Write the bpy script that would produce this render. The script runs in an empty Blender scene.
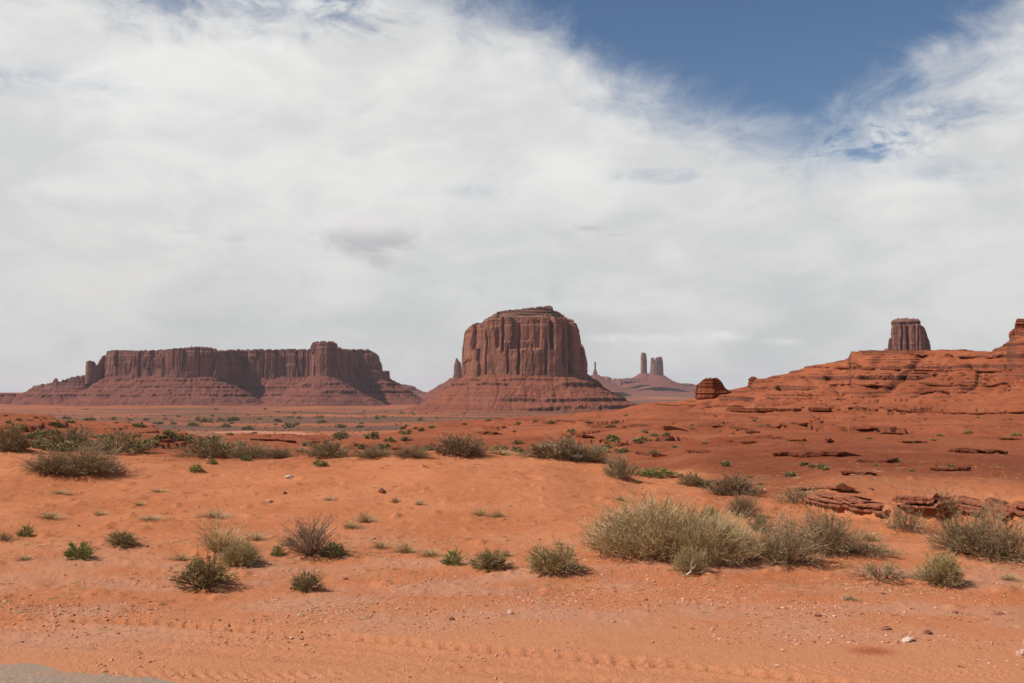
import bpy, math, random
import numpy as np
from mathutils import Vector

random.seed(7)
rng = np.random.default_rng(11)
S = bpy.context.scene
C = S.collection

# ------------------------------------------------------------------ camera
F = 1066.0                       # focal length in pixels of a 1024 wide frame
HY = 387.0                       # image row of the eye level line
EYE = 2.0
PITCH = math.atan((HY - 341.5) / F)
cam_d = bpy.data.cameras.new('camera')
cam = bpy.data.objects.new('camera', cam_d)
C.objects.link(cam)
cam.location = (0, 0, EYE)
cam.rotation_euler = (math.pi / 2 + PITCH, 0, 0)
cam_d.sensor_width = 36.0
cam_d.lens = F / 1024 * 36.0
cam_d.clip_start = 0.1
cam_d.clip_end = 120000
S.camera = cam

# ------------------------------------------------------------------ sun and exposure
SUN_EL = math.radians(48)
SUN_DIR = Vector((-0.972 * math.cos(SUN_EL), -0.235 * math.cos(SUN_EL), math.sin(SUN_EL)))  # towards the sun
sun_d = bpy.data.lights.new('sun', 'SUN')
sun = bpy.data.objects.new('sun', sun_d)
C.objects.link(sun)
sun_d.energy = 4.9
sun_d.angle = math.radians(0.5)
sun_d.color = (1.0, 0.95, 0.88)
sun.rotation_euler = SUN_DIR.to_track_quat('Z', 'Y').to_euler()

S.view_settings.view_transform = 'Standard'
S.view_settings.look = 'None'
S.view_settings.exposure = 0.10
S.view_settings.gamma = 1.0
S.view_settings.use_curve_mapping = False
S.render.engine = 'CYCLES'
S.cycles.max_bounces = 6
S.cycles.diffuse_bounces = 3
S.cycles.volume_bounces = 1
S.cycles.transparent_max_bounces = 8
S.cycles.use_denoising = True
S.cycles.use_adaptive_sampling = True


# ------------------------------------------------------------------ node helpers
class NT:
    def __init__(self, tree):
        self.t = tree
        tree.nodes.clear()

    def n(self, kind, **kw):
        nd = self.t.nodes.new(kind)
        for k, v in kw.items():
            setattr(nd, k, v)
        return nd

    def put(self, sock, v):
        if isinstance(v, bpy.types.NodeSocket):
            self.t.links.new(v, sock)
        elif isinstance(v, (tuple, list)):
            sock.default_value = tuple(v) + ((1.0,) if sock.type == 'RGBA' and len(v) == 3 else ())
        else:
            sock.default_value = v

    def m(self, op, a, b=0.0, c=None):
        nd = self.n('ShaderNodeMath', operation=op)
        self.put(nd.inputs[0], a)
        self.put(nd.inputs[1], b)
        if c is not None:
            self.put(nd.inputs[2], c)
        return nd.outputs[0]

    def add(self, *a):
        r = a[0]
        for x in a[1:]:
            r = self.m('ADD', r, x)
        return r

    def mul(self, *a):
        r = a[0]
        for x in a[1:]:
            r = self.m('MULTIPLY', r, x)
        return r

    def sub(self, a, b):
        return self.m('SUBTRACT', a, b)

    def smooth(self, v, lo, hi, a=0.0, b=1.0):
        nd = self.n('ShaderNodeMapRange', interpolation_type='SMOOTHSTEP')
        self.put(nd.inputs['Value'], v)
        nd.inputs['From Min'].default_value = lo
        nd.inputs['From Max'].default_value = hi
        nd.inputs['To Min'].default_value = a
        nd.inputs['To Max'].default_value = b
        return nd.outputs[0]

    def noise(self, vec, scale, detail=4.0, rough=0.55, dist=0.0, lac=2.0):
        nd = self.n('ShaderNodeTexNoise')
        if vec is not None:
            self.put(nd.inputs['Vector'], vec)
        nd.inputs['Scale'].default_value = scale
        nd.inputs['Detail'].default_value = detail
        nd.inputs['Roughness'].default_value = rough
        nd.inputs['Distortion'].default_value = dist
        nd.inputs['Lacunarity'].default_value = lac
        return nd.outputs[0]

    def voro(self, vec, scale, feature='F1', out='Distance'):
        nd = self.n('ShaderNodeTexVoronoi', feature=feature)
        self.put(nd.inputs['Vector'], vec)
        nd.inputs['Scale'].default_value = scale
        return nd.outputs[out]

    def mix(self, f, a, b):
        nd = self.n('ShaderNodeMix', data_type='RGBA')
        self.put(nd.inputs[0], f)
        self.put(nd.inputs[6], a)
        self.put(nd.inputs[7], b)
        return nd.outputs[2]

    def vscale(self, vec, s):
        nd = self.n('ShaderNodeVectorMath', operation='MULTIPLY')
        self.put(nd.inputs[0], vec)
        nd.inputs[1].default_value = s
        return nd.outputs[0]

    def pos(self):
        return self.n('ShaderNodeNewGeometry').outputs['Position']

    def xyz(self, v):
        nd = self.n('ShaderNodeSeparateXYZ')
        self.put(nd.inputs[0], v)
        return nd.outputs

    def comb(self, x, y, z):
        nd = self.n('ShaderNodeCombineXYZ')
        for s, v in zip(nd.inputs, (x, y, z)):
            self.put(s, v)
        return nd.outputs[0]

    def bump(self, h, strength, dist, prev=None):
        nd = self.n('ShaderNodeBump')
        nd.inputs['Strength'].default_value = strength
        nd.inputs['Distance'].default_value = dist
        self.put(nd.inputs['Height'], h)
        if prev is not None:
            self.put(nd.inputs['Normal'], prev)
        return nd.outputs[0]

    def surf(self, color, rough=0.9, normal=None, spec=0.15):
        p = self.n('ShaderNodeBsdfPrincipled')
        self.put(p.inputs['Base Color'], color)
        self.put(p.inputs['Roughness'], rough)
        p.inputs['Specular IOR Level'].default_value = spec
        if normal is not None:
            self.put(p.inputs['Normal'], normal)
        o = self.n('ShaderNodeOutputMaterial')
        self.t.links.new(p.outputs[0], o.inputs[0])
        return p


def new_mat(name):
    m = bpy.data.materials.new(name)
    m.use_nodes = True
    return m, NT(m.node_tree)


# ------------------------------------------------------------------ world: clear sky with high cloud
W = bpy.data.worlds.new('World')
S.world = W
W.use_nodes = True
w = NT(W.node_tree)
sky = w.n('ShaderNodeTexSky', sky_type='NISHITA')
sky.sun_disc = False
sky.sun_elevation = SUN_EL
sky.sun_rotation = math.atan2(SUN_DIR.x, SUN_DIR.y)
sky.altitude = 1600
sky.dust_density = 0.3
sky.ozone_density = 1.6
bg_sky = w.n('ShaderNodeBackground')
skyc = w.n('ShaderNodeHueSaturation')
skyc.inputs['Saturation'].default_value = 1.08
w.put(skyc.inputs['Color'], sky.outputs[0])
w.put(bg_sky.inputs[0], skyc.outputs[0])
bg_sky.inputs[1].default_value = 0.080

gen = w.n('ShaderNodeTexCoord').outputs['Generated']
nrm = w.n('ShaderNodeVectorMath', operation='NORMALIZE')
w.put(nrm.inputs[0], gen)
dirv = nrm.outputs[0]
dx, dy, dz = w.xyz(dirv)
az = w.m('ARCTAN2', dx, dy)                  # bearing, 0 straight over the butte, + to the right
el = w.m('ARCSINE', dz)                      # elevation angle
# flat cloud deck coordinates (a horizontal sheet seen in perspective)
den = w.m('MAXIMUM', w.add(dz, 0.10), 0.03)
pv = w.comb(w.m('DIVIDE', dx, den), w.m('DIVIDE', dy, den), 0.0)
n_big = w.noise(pv, 0.75, 5, 0.5, 0.3)
n_mid = w.noise(w.vscale(dirv, (1.0, 1.0, 1.9)), 5.5, 7, 0.55, 0.5)
n_fine = w.noise(w.vscale(dirv, (1.0, 1.0, 1.5)), 13.0, 10, 0.64, 0.7)
n_wisp = w.noise(w.vscale(dirv, (1.0, 1.0, 2.6)), 24.0, 8, 0.62, 0.8)
n_soft = w.noise(w.vscale(dirv, (1.0, 1.0, 2.0)), 4.0, 3, 0.45)


def P(px):   # pixel column -> bearing
    return math.atan((px - 512) / F)


def E(py):   # pixel row -> elevation
    return math.atan((HY - py) / F)


# open blue wedge in the upper right of the view: two slanting cloud edges
wob = w.add(w.mul(w.sub(n_fine, 0.5), 0.12), w.mul(w.sub(n_mid, 0.5), 0.10))
f1 = w.sub(w.add(el, w.mul(w.sub(az, P(492)), 0.50)), E(0))
f2 = w.sub(w.add(el, w.mul(w.sub(az, P(1095)), -0.60)), E(0))
gap = w.m('SMOOTH_MIN', f1, f2, 0.075)
gap = w.add(gap, wob)
gap = w.smooth(gap, -0.060, 0.038)


def spot(px, py, rx, ry, amp=1.0, wobk=1.0, wisp=True):
    u = w.mul(w.sub(az, P(px)), F / rx)
    v = w.mul(w.sub(el, E(py)), F / ry)
    d = w.m('SQRT', w.add(w.mul(u, u), w.mul(v, v)))
    d = w.add(d, w.mul(w.sub(n_fine, 0.5), 2.6 * wobk))
    if not wisp:
        return w.smooth(d, 1.15, 0.55, 0, amp)
    return w.mul(w.smooth(d, 1.35, 0.15, 0, amp), w.smooth(n_wisp, 0.32, 0.60, 0.25, 1.0))


thin = w.m('MAXIMUM', spot(215, -8, 210, 46, 0.8), spot(15, 106, 80, 20, 0.32))
thin = w.m('MAXIMUM', thin, spot(850, 156, 52, 30, 0.95, 1.5))
thin = w.m('MAXIMUM', thin, spot(935, 126, 64, 20, 0.65, 1.5))
thin = w.m('MAXIMUM', thin, spot(655, 177, 46, 7, 0.4, 1.3))
thin = w.m('MAXIMUM', thin, spot(930, 184, 50, 16, 0.28, 1.4))
thin = w.m('MAXIMUM', thin, spot(1000, 80, 60, 50, 0.38, 1.6))
thin = w.m('MAXIMUM', thin, spot(470, 190, 60, 9, 0.16))
# overhead and behind the viewer: broken cover
over = w.smooth(w.add(el, w.mul(w.sub(n_big, 0.5), 0.9)), 0.36, 0.55)
behind = w.smooth(dy, 0.35, -0.1)
over = w.mul(w.m('MAXIMUM', over, w.mul(behind, w.smooth(n_big, 0.66, 0.42))), 0.93)
open_ = w.m('MAXIMUM', w.m('MAXIMUM', gap, thin), over)
veil = w.smooth(n_mid, 0.30, 0.62, 0.95, 1.0)
cover = w.mul(w.sub(1.0, open_), veil)

# cloud brightness: soft grey base, paler folds
hi = w.smooth(el, 0.0, 0.26)
base = w.mix(hi, (0.60, 0.605, 0.60), (0.755, 0.75, 0.735))
n_bil = w.noise(w.vscale(dirv, (1.0, 1.0, 2.3)), 9.0, 8, 0.60, 1.2)
fold = w.smooth(w.add(w.mul(n_mid, 0.35), w.mul(n_soft, 0.3), w.mul(n_bil, 0.35)), 0.38, 0.62)
shade = w.mix(fold, (0.86, 0.868, 0.88), (1.05, 1.05, 1.045))
cm = w.n('ShaderNodeMix', data_type='RGBA', blend_type='MULTIPLY')
cm.inputs[0].default_value = 1.0
w.put(cm.inputs[6], base)
w.put(cm.inputs[7], shade)
ccol = cm.outputs[2]
ccol = w.mix(w.mul(spot(60, 290, 170, 60, 0.5, 0.4), n_soft), ccol, (0.70, 0.66, 0.64))
# low broad paler band and small separate cloudlets
ccol = w.mix(spot(560, 292, 190, 26, 0.5, 0.5), ccol, (0.68, 0.69, 0.68))
ccol = w.mix(spot(250, 305, 100, 18, 0.4, 0.5), ccol, (0.68, 0.67, 0.65))
ccol = w.mix(spot(350, 226, 50, 14, 0.8, 0.7, False), ccol, (0.76, 0.74, 0.735))
ccol = w.mix(w.mul(spot(366, 238, 58, 25, 1.0, 1.0, False), w.smooth(el, E(222), E(246), 0.15, 0.85)), ccol, (0.47, 0.455, 0.475))
ccol = w.mix(spot(590, 228, 20, 4, 0.7), ccol, (0.46, 0.47, 0.50))
ccol = w.mix(spot(618, 235, 16, 2.5, 0.7), ccol, (0.48, 0.49, 0.52))
ccol = w.mix(spot(232, 243, 18, 5, 0.5), ccol, (0.52, 0.50, 0.51))
ccol = w.mix(spot(178, 238, 28, 4, 0.4), ccol, (0.54, 0.52, 0.53))
for (a, b, c, d) in ((622, 340, 26, 4.5), (680, 340, 32, 4.5), (724, 339, 20, 5), (785, 344, 20, 3)):
    ccol = w.mix(w.mul(spot(a, b, c * 1.15, d * 1.35, 0.85, 1.3), w.smooth(el, E(b + d), E(b - d), 0.3, 1.0)), ccol, (0.78, 0.78, 0.765))
bg_cl = w.n('ShaderNodeBackground')
w.put(bg_cl.inputs[0], ccol)
bg_cl.inputs[1].default_value = 1.0
mx = w.n('ShaderNodeMixShader')
w.put(mx.inputs[0], cover)
w.put(mx.inputs[1], bg_sky.outputs[0])
w.put(mx.inputs[2], bg_cl.outputs[0])
wo = w.n('ShaderNodeOutputWorld')
w.put(wo.inputs[0], mx.outputs[0])

# ------------------------------------------------------------------ numpy noise
_perm = rng.permutation(256).astype(np.int64)
_perm = np.concatenate([_perm, _perm, _perm])
_g = rng.normal(size=(256, 3))
_g /= np.linalg.norm(_g, axis=1)[:, None]
_g = _g.astype(np.float32)


def pn(x, y, z=0.0):
    x, y, z = np.broadcast_arrays(np.asarray(x, np.float64), np.asarray(y, np.float64), np.asarray(z, np.float64))
    xi = np.floor(x); yi = np.floor(y); zi = np.floor(z)
    fx = (x - xi).astype(np.float32); fy = (y - yi).astype(np.float32); fz = (z - zi).astype(np.float32)
    xi = xi.astype(np.int64) & 255; yi = yi.astype(np.int64) & 255; zi = zi.astype(np.int64) & 255
    u = fx * fx * fx * (fx * (fx * 6 - 15) + 10)
    v = fy * fy * fy * (fy * (fy * 6 - 15) + 10)
    t = fz * fz * fz * (fz * (fz * 6 - 15) + 10)

    def g(ix, iy, iz):
        h = _perm[_perm[_perm[(xi + ix) & 255] + ((yi + iy) & 255)] + ((zi + iz) & 255)]
        gr = _g[h]
        return gr[..., 0] * (fx - ix) + gr[..., 1] * (fy - iy) + gr[..., 2] * (fz - iz)
    a = g(0, 0, 0) * (1 - u) + g(1, 0, 0) * u
    b = g(0, 1, 0) * (1 - u) + g(1, 1, 0) * u
    c = g(0, 0, 1) * (1 - u) + g(1, 0, 1) * u
    d = g(0, 1, 1) * (1 - u) + g(1, 1, 1) * u
    return ((a * (1 - v) + b * v) * (1 - t) + (c * (1 - v) + d * v) * t) * 1.6


def fbm(x, y, z=0.0, o=4, gain=0.5):
    r = 0.0; amp = 1.0; k = 1.0
    for i in range(o):
        r = r + amp * pn(x * k + 17.3 * i, y * k - 9.1 * i, np.asarray(z) * k + 3.7 * i)
        amp *= gain; k *= 2.03
    return r


def sst(v, a, b):
    t = np.clip((v - a) / (b - a), 0, 1)
    return t * t * (3 - 2 * t)


# ------------------------------------------------------------------ object helpers
def tag(o, label=None, cat=None, group=None, kind=None):
    if label: o['label'] = label
    if cat: o['category'] = cat
    if group: o['group'] = group
    if kind: o['kind'] = kind
    return o


def empty(name, loc, rz=0.0):
    o = bpy.data.objects.new(name, None)
    C.objects.link(o)
    o.location = loc
    o.rotation_euler = (0, 0, rz)
    o.empty_display_size = 0.2
    return o


def mesh_obj(name, V, faces, mat, parent=None, smooth=False, loc=None):
    """V (n,3); faces: (m,k) array or list of arrays of the same or different k"""
    V = np.asarray(V, np.float32)
    if not isinstance(faces, list):
        faces = [faces]
    faces = [np.asarray(f, np.int32) for f in faces if len(f)]
    me = bpy.data.meshes.new(name)
    nl = sum(f.size for f in faces)
    nf = sum(len(f) for f in faces)
    me.vertices.add(len(V))
    me.vertices.foreach_set('co', V.ravel())
    me.loops.add(nl)
    me.loops.foreach_set('vertex_index', np.concatenate([f.ravel() for f in faces]))
    me.polygons.add(nf)
    sizes = np.concatenate([np.full(len(f), f.shape[1], np.int32) for f in faces])
    starts = np.concatenate([[0], np.cumsum(sizes)[:-1]]).astype(np.int32)
    me.polygons.foreach_set('loop_start', starts)
    me.polygons.foreach_set('use_smooth', np.full(nf, smooth))
    me.update(calc_edges=True)
    me.validate()
    if mat: me.materials.append(mat)
    o = bpy.data.objects.new(name, me)
    C.objects.link(o)
    if parent is not None: o.parent = parent
    if loc is not None: o.location = loc
    return o


def set_attr(o, name, arr, kind='FLOAT_COLOR'):
    a = o.data.attributes.new(name, kind, 'POINT')
    if kind == 'FLOAT_COLOR':
        a.data.foreach_set('color', np.asarray(arr, np.float32).ravel())
    else:
        a.data.foreach_set('value', np.asarray(arr, np.float32).ravel())


def grid_faces(nr, nc, wrap=False):
    i = np.arange(nr - 1)[:, None] * nc
    j = np.arange(nc if wrap else nc - 1)[None, :]
    j2 = (j + 1) % nc
    return np.stack([i + j, i + j2, i + nc + j2, i + nc + j], -1).reshape(-1, 4)


def copy_thing(o, parent=None):
    c = o.copy()
    C.objects.link(c)
    c.parent = parent
    for ch in list(o.children):
        d = ch.copy()
        C.objects.link(d)
        d.parent = c
    return c


# ------------------------------------------------------------------ terrain heights
def pchip(xs, ys, x):
    xs = np.asarray(xs, float); ys = np.asarray(ys, float)
    h = np.diff(xs); dl = np.diff(ys) / h
    m = np.zeros_like(ys)
    m[1:-1] = np.where(dl[:-1] * dl[1:] > 0, 2 * dl[:-1] * dl[1:] / (dl[:-1] + dl[1:] + 1e-12), 0)
    m[0] = dl[0]; m[-1] = dl[-1]
    x = np.clip(x, xs[0], xs[-1])
    i = np.clip(np.searchsorted(xs, x) - 1, 0, len(h) - 1)
    t = (x - xs[i]) / h[i]
    return (ys[i] * (1 + 2 * t) * (1 - t) ** 2 + h[i] * m[i] * t * (1 - t) ** 2 +
            ys[i + 1] * t * t * (3 - 2 * t) + h[i] * m[i + 1] * t * t * (t - 1))


RT = [0.2, 6, 10, 13, 17, 21, 25, 29, 34, 45, 60, 80, 110, 150, 200, 270, 380, 600, 1000, 1600, 2500, 4000, 42000]
VAL = [-14, -24, -36, -48, -56, -63, -66, -66]
COLS = {
    -500: [0, 0, 0, .02, .12, .30, .45, .50, .3, -.4, -.9, -1.0, -.8, -2.0, -6] + VAL,
    0:    [0, 0, 0, .02, .14, .33, .50, .55, .3, -.5, -1.0, -1.0, -.6, -2.0, -6] + VAL,
    110:  [0, 0, 0, .02, .12, .28, .38, .40, .15, -.7, -1.4, -1.8, -1.4, -3.0, -7] + VAL,
    220:  [0, 0, 0, .02, .10, .22, .26, .22, -.1, -1.2, -2.0, -2.4, -2.9, -4.8, -9] + VAL,
    340:  [0, 0, 0, .01, .10, .30, .36, .15, -.4, -1.4, -2.3, -2.9, -3.5, -5.0, -9] + VAL,
    440:  [0, 0, 0, .00, .12, .40, .46, .12, -.5, -1.6, -2.4, -2.9, -3.2, -3.7, -4.4, -9, -20, -34, -47, -56, -63, -66, -66],
    540:  [0, 0, 0, .00, .12, .38, .42, .10, -.5, -1.6, -2.3, -2.6, -2.8, -3.1, -3.6, -6, -18, -34, -47, -56, -63, -66, -66],
    600:  [0, 0, 0, .00, .06, .25, .28, .02, -.5, -1.5, -2.0, -2.2, -2.2, -2.2, -2.5, -5, -17, -34, -47, -56, -63, -66, -66],
    650:  [0, 0, 0, .00, .02, .08, .0, -.30, -.75, -1.2, -1.6, -1.9, -2.0, -1.7, -1.5, -1.9, -16, -34, -47, -56, -63, -66, -66],
    720:  [0, 0, 0, .00, .0, -.02, -.1, -.2, -.3, -.6, -1.0, -1.4, -1.75, -1.75, -1.5, -1.0, -8, -30, -47, -56, -63, -66, -66],
    820:  [0, 0, 0, .00, .0, .0, 0, -.05, -.12, -.4, -.75, -1.1, -1.5, -2.0, -2.4, 0, 2, -18, -40, -54, -63, -66, -66],
    1024: [0, 0, 0, .00, .0, .02, .05, 0, -.1, -.4, -.75, -1.1, -1.5, -2.0, -2.4, 1, 8, -10, -36, -52, -63, -66, -66],
    1500: [0, 0, 0, .00, .0, .02, .05, 0, -.1, -.3, -.6, -1, -1.4, -1.8, -2, 2, 9, -10, -36, -52, -63, -66, -66],
}
GEN = [0, 0, 0, 0, .1, .2, .3, .2, .1, -.3, -.6, -.9, -1, -2, -5] + VAL
AZC = [-math.pi, -2.2, -1.3]
ZC = [GEN, GEN, COLS[-500]]
for px in sorted(COLS):
    AZC.append(math.atan((px - 512) / F)); ZC.append(COLS[px])
AZC += [1.3, 2.2, math.pi]
ZC += [COLS[1500], GEN, GEN]
AZC = np.array(AZC)

CREST = [(560, 418), (640, 408), (680, 402.5), (692, 398.5), (705, 395.5), (735, 389), (749, 385.5), (754, 378.5), (778, 375), (806, 366),
         (842, 359.5), (848, 357), (851.5, 350.5), (960, 349), (992, 350), (1008, 341), (1016, 332), (1040, 324), (1100, 320), (1300, 312)]
CR_AZ = np.array([math.atan((a - 512) / F) for a, b in CREST])
CR_Z = np.array([EYE + 247 * math.cos(z) * math.tan(math.atan((HY - b) / F)) for (a, b), z in zip(CREST, CR_AZ)])


def radial_rows(R):
    """plain heights on rays: (len(R), len(AZC))"""
    return np.stack([pchip(np.log(RT), z, np.log(R)) for z in ZC], 1)


def hill_w(azv):
    return sst(azv, math.atan((640 - 512) / F), math.atan((735 - 512) / F)) * (1 - sst(azv, 0.9, 1.5))


def base_height(A, R):
    """tensor heights for azimuths A and radii R -> (nR, nA)"""
    H = radial_rows(R)
    i = np.clip(np.searchsorted(AZC, A) - 1, 0, len(AZC) - 2)
    t = (A - AZC[i]) / (AZC[i + 1] - AZC[i])
    t = t * t * (3 - 2 * t)
    Z = H[:, i] * (1 - t) + H[:, i + 1] * t
    hw = hill_w(A)[None, :]
    zc = np.interp(A, CR_AZ, CR_Z)[None, :]
    k = np.clip((R - 150) / (246 - 150), 0, 1)[:, None]
    k = 0.20 * k + 0.80 * k ** 2.3
    back = sst(R, 300, 700)[:, None]
    z115 = Z[np.searchsorted(R, 150)][None, :]
    hill = z115 * (1 - k) + zc * k
    hill = hill * (1 - back) + Z * back
    use = hw * (R > 150)[:, None]
    Z = Z * (1 - use) + hill * use
    return Z


def rows_of(a, b, step):
    return np.arange(a, b, step)


R_ALL = np.concatenate([np.array([0.25, 0.6, 1.2, 2.0, 3.0, 4.0]), rows_of(4.8, 11, 0.028), rows_of(11, 30, 0.085), rows_of(30, 80, 0.4),
                        rows_of(80, 118, 0.6), rows_of(118, 190, 0.7), rows_of(190, 262, 0.19), rows_of(262, 345, 1.1), np.geomspace(345, 3000, 90), np.geomspace(3100, 42000, 50)])
A_FRONT = np.linspace(-0.56, 0.56, 940)
A_ALL = np.concatenate([np.linspace(-math.pi, -0.58, 60)[:-1], A_FRONT, np.linspace(0.58, math.pi, 60)[1:-1]])
NR, NA = len(R_ALL), len(A_ALL)
Z = base_height(A_ALL, R_ALL)
X = R_ALL[:, None] * np.sin(A_ALL)[None, :]
Y = R_ALL[:, None] * np.cos(A_ALL)[None, :]
Rg = np.broadcast_to(R_ALL[:, None], X.shape)
Ag = np.broadcast_to(A_ALL[None, :], X.shape)
PXg = 512 + F * np.tan(np.clip(Ag, -1.3, 1.3))

# relief, range by range
near = 1 - sst(Rg, 38, 55)
mid = sst(Rg, 26, 45) * (1 - sst(Rg, 500, 900))
far = sst(Rg, 400, 900)
fl = sst(Rg, 8.7, 11.5)
nA = slice(0, np.searchsorted(R_ALL, 56))
rel = np.zeros_like(Z)
xs, ys = X[nA], Y[nA]
dune = sst(Rg[nA], 14, 19)
rel[nA] += near[nA] * (fbm(xs / 4.2, ys / 4.2, 1.0, 3) * 0.055 * (0.2 + 0.8 * fl[nA]) * (0.6 + 1.0 * dune)
                       + fbm(xs / 0.8, ys / 0.8, 5.0, 5, 0.6) * 0.014 * (0.22 + fl[nA])
                       + np.maximum(fbm(xs / 0.45, ys / 0.45, 9.0, 3) - 0.42, 0) * 0.09 * fl[nA]
                       - np.maximum(fbm(xs / 0.6 + 40, ys / 0.6, 2.0, 2) - 0.42, 0) * 0.10 * dune)
# small clods of the crusted strip beside the track
rel[nA] += 0.013 * np.maximum(fbm(xs / 0.16, ys / 0.16, 21.0, 3) - 0.05, 0) * sst(Rg[nA], 8.5, 9.4) * (1 - sst(Rg[nA], 13, 20)) * (0.3 + sst(fbm(xs / 1.4, ys / 0.9, 15.0, 3), -0.3, 0.5))
# wind and water wrinkles across the dune
rel[nA] += near[nA] * dune * 0.009 * pn(xs / 2.2 + 1.3 * pn(xs / 3, ys / 3), ys / 0.5)
nM = slice(np.searchsorted(R_ALL, 25), np.searchsorted(R_ALL, 950))
xs, ys = X[nM], Y[nM]
rel[nM] += mid[nM] * ((fbm(xs / 30, ys / 22, 3.0, 4) * 0.50 - 0.55 * np.exp(-(pn(xs / 17, ys / 24, 13.0) / 0.13) ** 2)) * sst(Rg[nM], 34, 95) * (1 - 0.7 * sst(Rg[nM], 120, 240))
                      + fbm(xs / 3.2, ys / 3.2, 7.0, 4, 0.55) * 0.13)
nF = slice(np.searchsorted(R_ALL, 395), NR)
xs, ys = X[nF], Y[nF]
rel[nF] += far[nF] * (fbm(xs / 420, ys / 420, 1.5, 4) * 4.5 + fbm(xs / 90, ys / 90, 4.5, 3) * 1.2)
Z = Z + rel

# rock benches: stepped strata on the hill and, weaker, on the red flats
bench_w = np.clip(sst(Ag, P(600), P(700)) * sst(Rg, 45, 110) + 0.7 * sst(Rg, 55, 90) * (Rg < 300), 0, 1) * (1 - sst(Rg, 320, 420))
bench_w = bench_w * (1 - sst(np.abs(Ag), 0.75, 1.2)) * (1 - 0.75 * np.exp(-((PXg - 650) / 45) ** 2) * (Rg > 100))
nB = slice(np.searchsorted(R_ALL, 44), np.searchsorted(R_ALL, 421))
xs, ys, zz, bw = X[nB], Y[nB], Z[nB], bench_w[nB]
dip = pn(xs / 90, ys / 90, 2.0) * 0.5 + pn(xs / 14, ys / 14, 6.0) * 0.07 + pn(xs / 4.5, ys / 4.5, 8.0) * 0.05


def terrace(z, h, sharp, wv):
    q = (z + dip * 0.6) / h
    k = np.floor(q); t = q - k
    step = np.where(t < 1 - sharp, t / (1 - sharp) * 0.32, 0.32 + 0.68 * sst(t, 1 - sharp, 1.0))
    return z + ((k + step) - q) * h * wv


dip = dip + 0.10 * np.abs(fbm(xs / 7, ys / 7, 4.0, 3)) 
rough = sst(fbm(xs / 40, ys / 40, 12.0, 3), -0.45, 0.15)
hillm = sst(Rg[nB] + 14 * pn(Ag[nB] * 18, 7.0, 2.0), 180, 212) * (1 - sst(Rg[nB], 238, 246)) * sst(Ag[nB], P(640), P(700))
# gullies running down the hill
zz = zz + hillm * 0.16 * np.maximum(fbm(xs / 1.3, ys / 1.3, 44.0, 3), -0.1) * sst(fbm(xs / 16, ys / 16, 45.0, 2), -0.2, 0.3)
zz = zz - bw * hillm * 0.75 * np.exp(-(pn(Ag[nB] * 30, Rg[nB] / 40, 3.0) / 0.14) ** 2) - hillm * 0.35 * np.abs(pn(Ag[nB] * 75, Rg[nB] / 25, 5.0))
zz = zz + hillm * 0.30 * fbm(xs / 7, ys / 7, 31.0, 4, 0.6)
zz = terrace(zz, 2.15, 0.10, bw * hillm * sst(Rg[nB] + 9 * pn(Ag[nB] * 22, 3.0, 1.0), 206, 222) * (0.10 + 0.50 * rough))
zz = terrace(zz, 0.60, 0.16, bw * hillm * 0.65 * sst(fbm(xs / 14 + 3, ys / 14, 22.0, 3), -0.3, 0.2))
zz = terrace(zz, 1.1, 0.022, bw * (1 - hillm) * (0.12 + 0.5 * rough))
zz = terrace(zz, 0.45, 0.05, bw * (1 - hillm) * 0.9 * sst(fbm(xs / 18 + 9, ys / 18, 2.0, 3), -0.25, 0.25))
zz = zz + bw * 0.10 * fbm(xs / 1.6, ys / 1.6, 3.0, 3)
Z[nB] = zz

# tyre tracks pressed into the sandy verge: smooth ruts with slanting tread bars
def rut(px_pts, width, depth, tread, pitch_m, slant):
    """px_pts: [(x, y), ...] on flat ground"""
    global Z
    pts = []
    for (a, b) in px_pts:
        d = EYE / math.tan(math.atan((b - 341.5) / F) - PITCH)
        pts.append(((a - 512) / F * d * 1.0, d))
    pts = np.array(pts)
    nn = slice(0, np.searchsorted(R_ALL, 12))
    x, y = X[nn], Y[nn]
    yc = np.interp(x, pts[:, 0], pts[:, 1])
    off = (y - yc) + 0.02 * pn(x / 0.8, y * 0 + depth * 300)
    inside = np.exp(-(off / (width * 0.5)) ** 4)
    bars = np.sin((x + slant * off) * 2 * math.pi / pitch_m)
    bars = np.clip(bars * 2.0, -1, 1) * 0.5 + 0.5
    vis = 0.45 + 0.55 * sst(pn(x / 1.1, y / 1.1, depth * 50), -0.4, 0.3)
    berm = np.exp(-((np.abs(off) - width * 0.72) / (width * 0.22)) ** 2)
    Z[nn] += (-inside * (depth + tread * bars * vis) + berm * depth * 0.7) * (np.abs(Ag[nn]) < 0.9)


rut([(-500, 606), (-150, 614), (0, 617), (170, 626), (340, 639), (510, 654), (680, 668), (1024, 706), (1500, 770)], 0.18, 0.040, 0.060, 0.13, 0.5)
rut([(-500, 640), (0, 640), (200, 652), (400, 665), (620, 683), (1000, 715)], 0.22, 0.008, 0.010, 0.10, -0.8)
rut([(-500, 612), (0, 627), (260, 645), (480, 668), (700, 690), (1000, 725)], 0.14, 0.006, 0.007, 0.09, 0.9)
rut([(300, 675), (512, 667), (760, 668), (1024, 674), (1600, 690)], 0.20, 0.007, 0.012, 0.10, 0.7)

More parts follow.
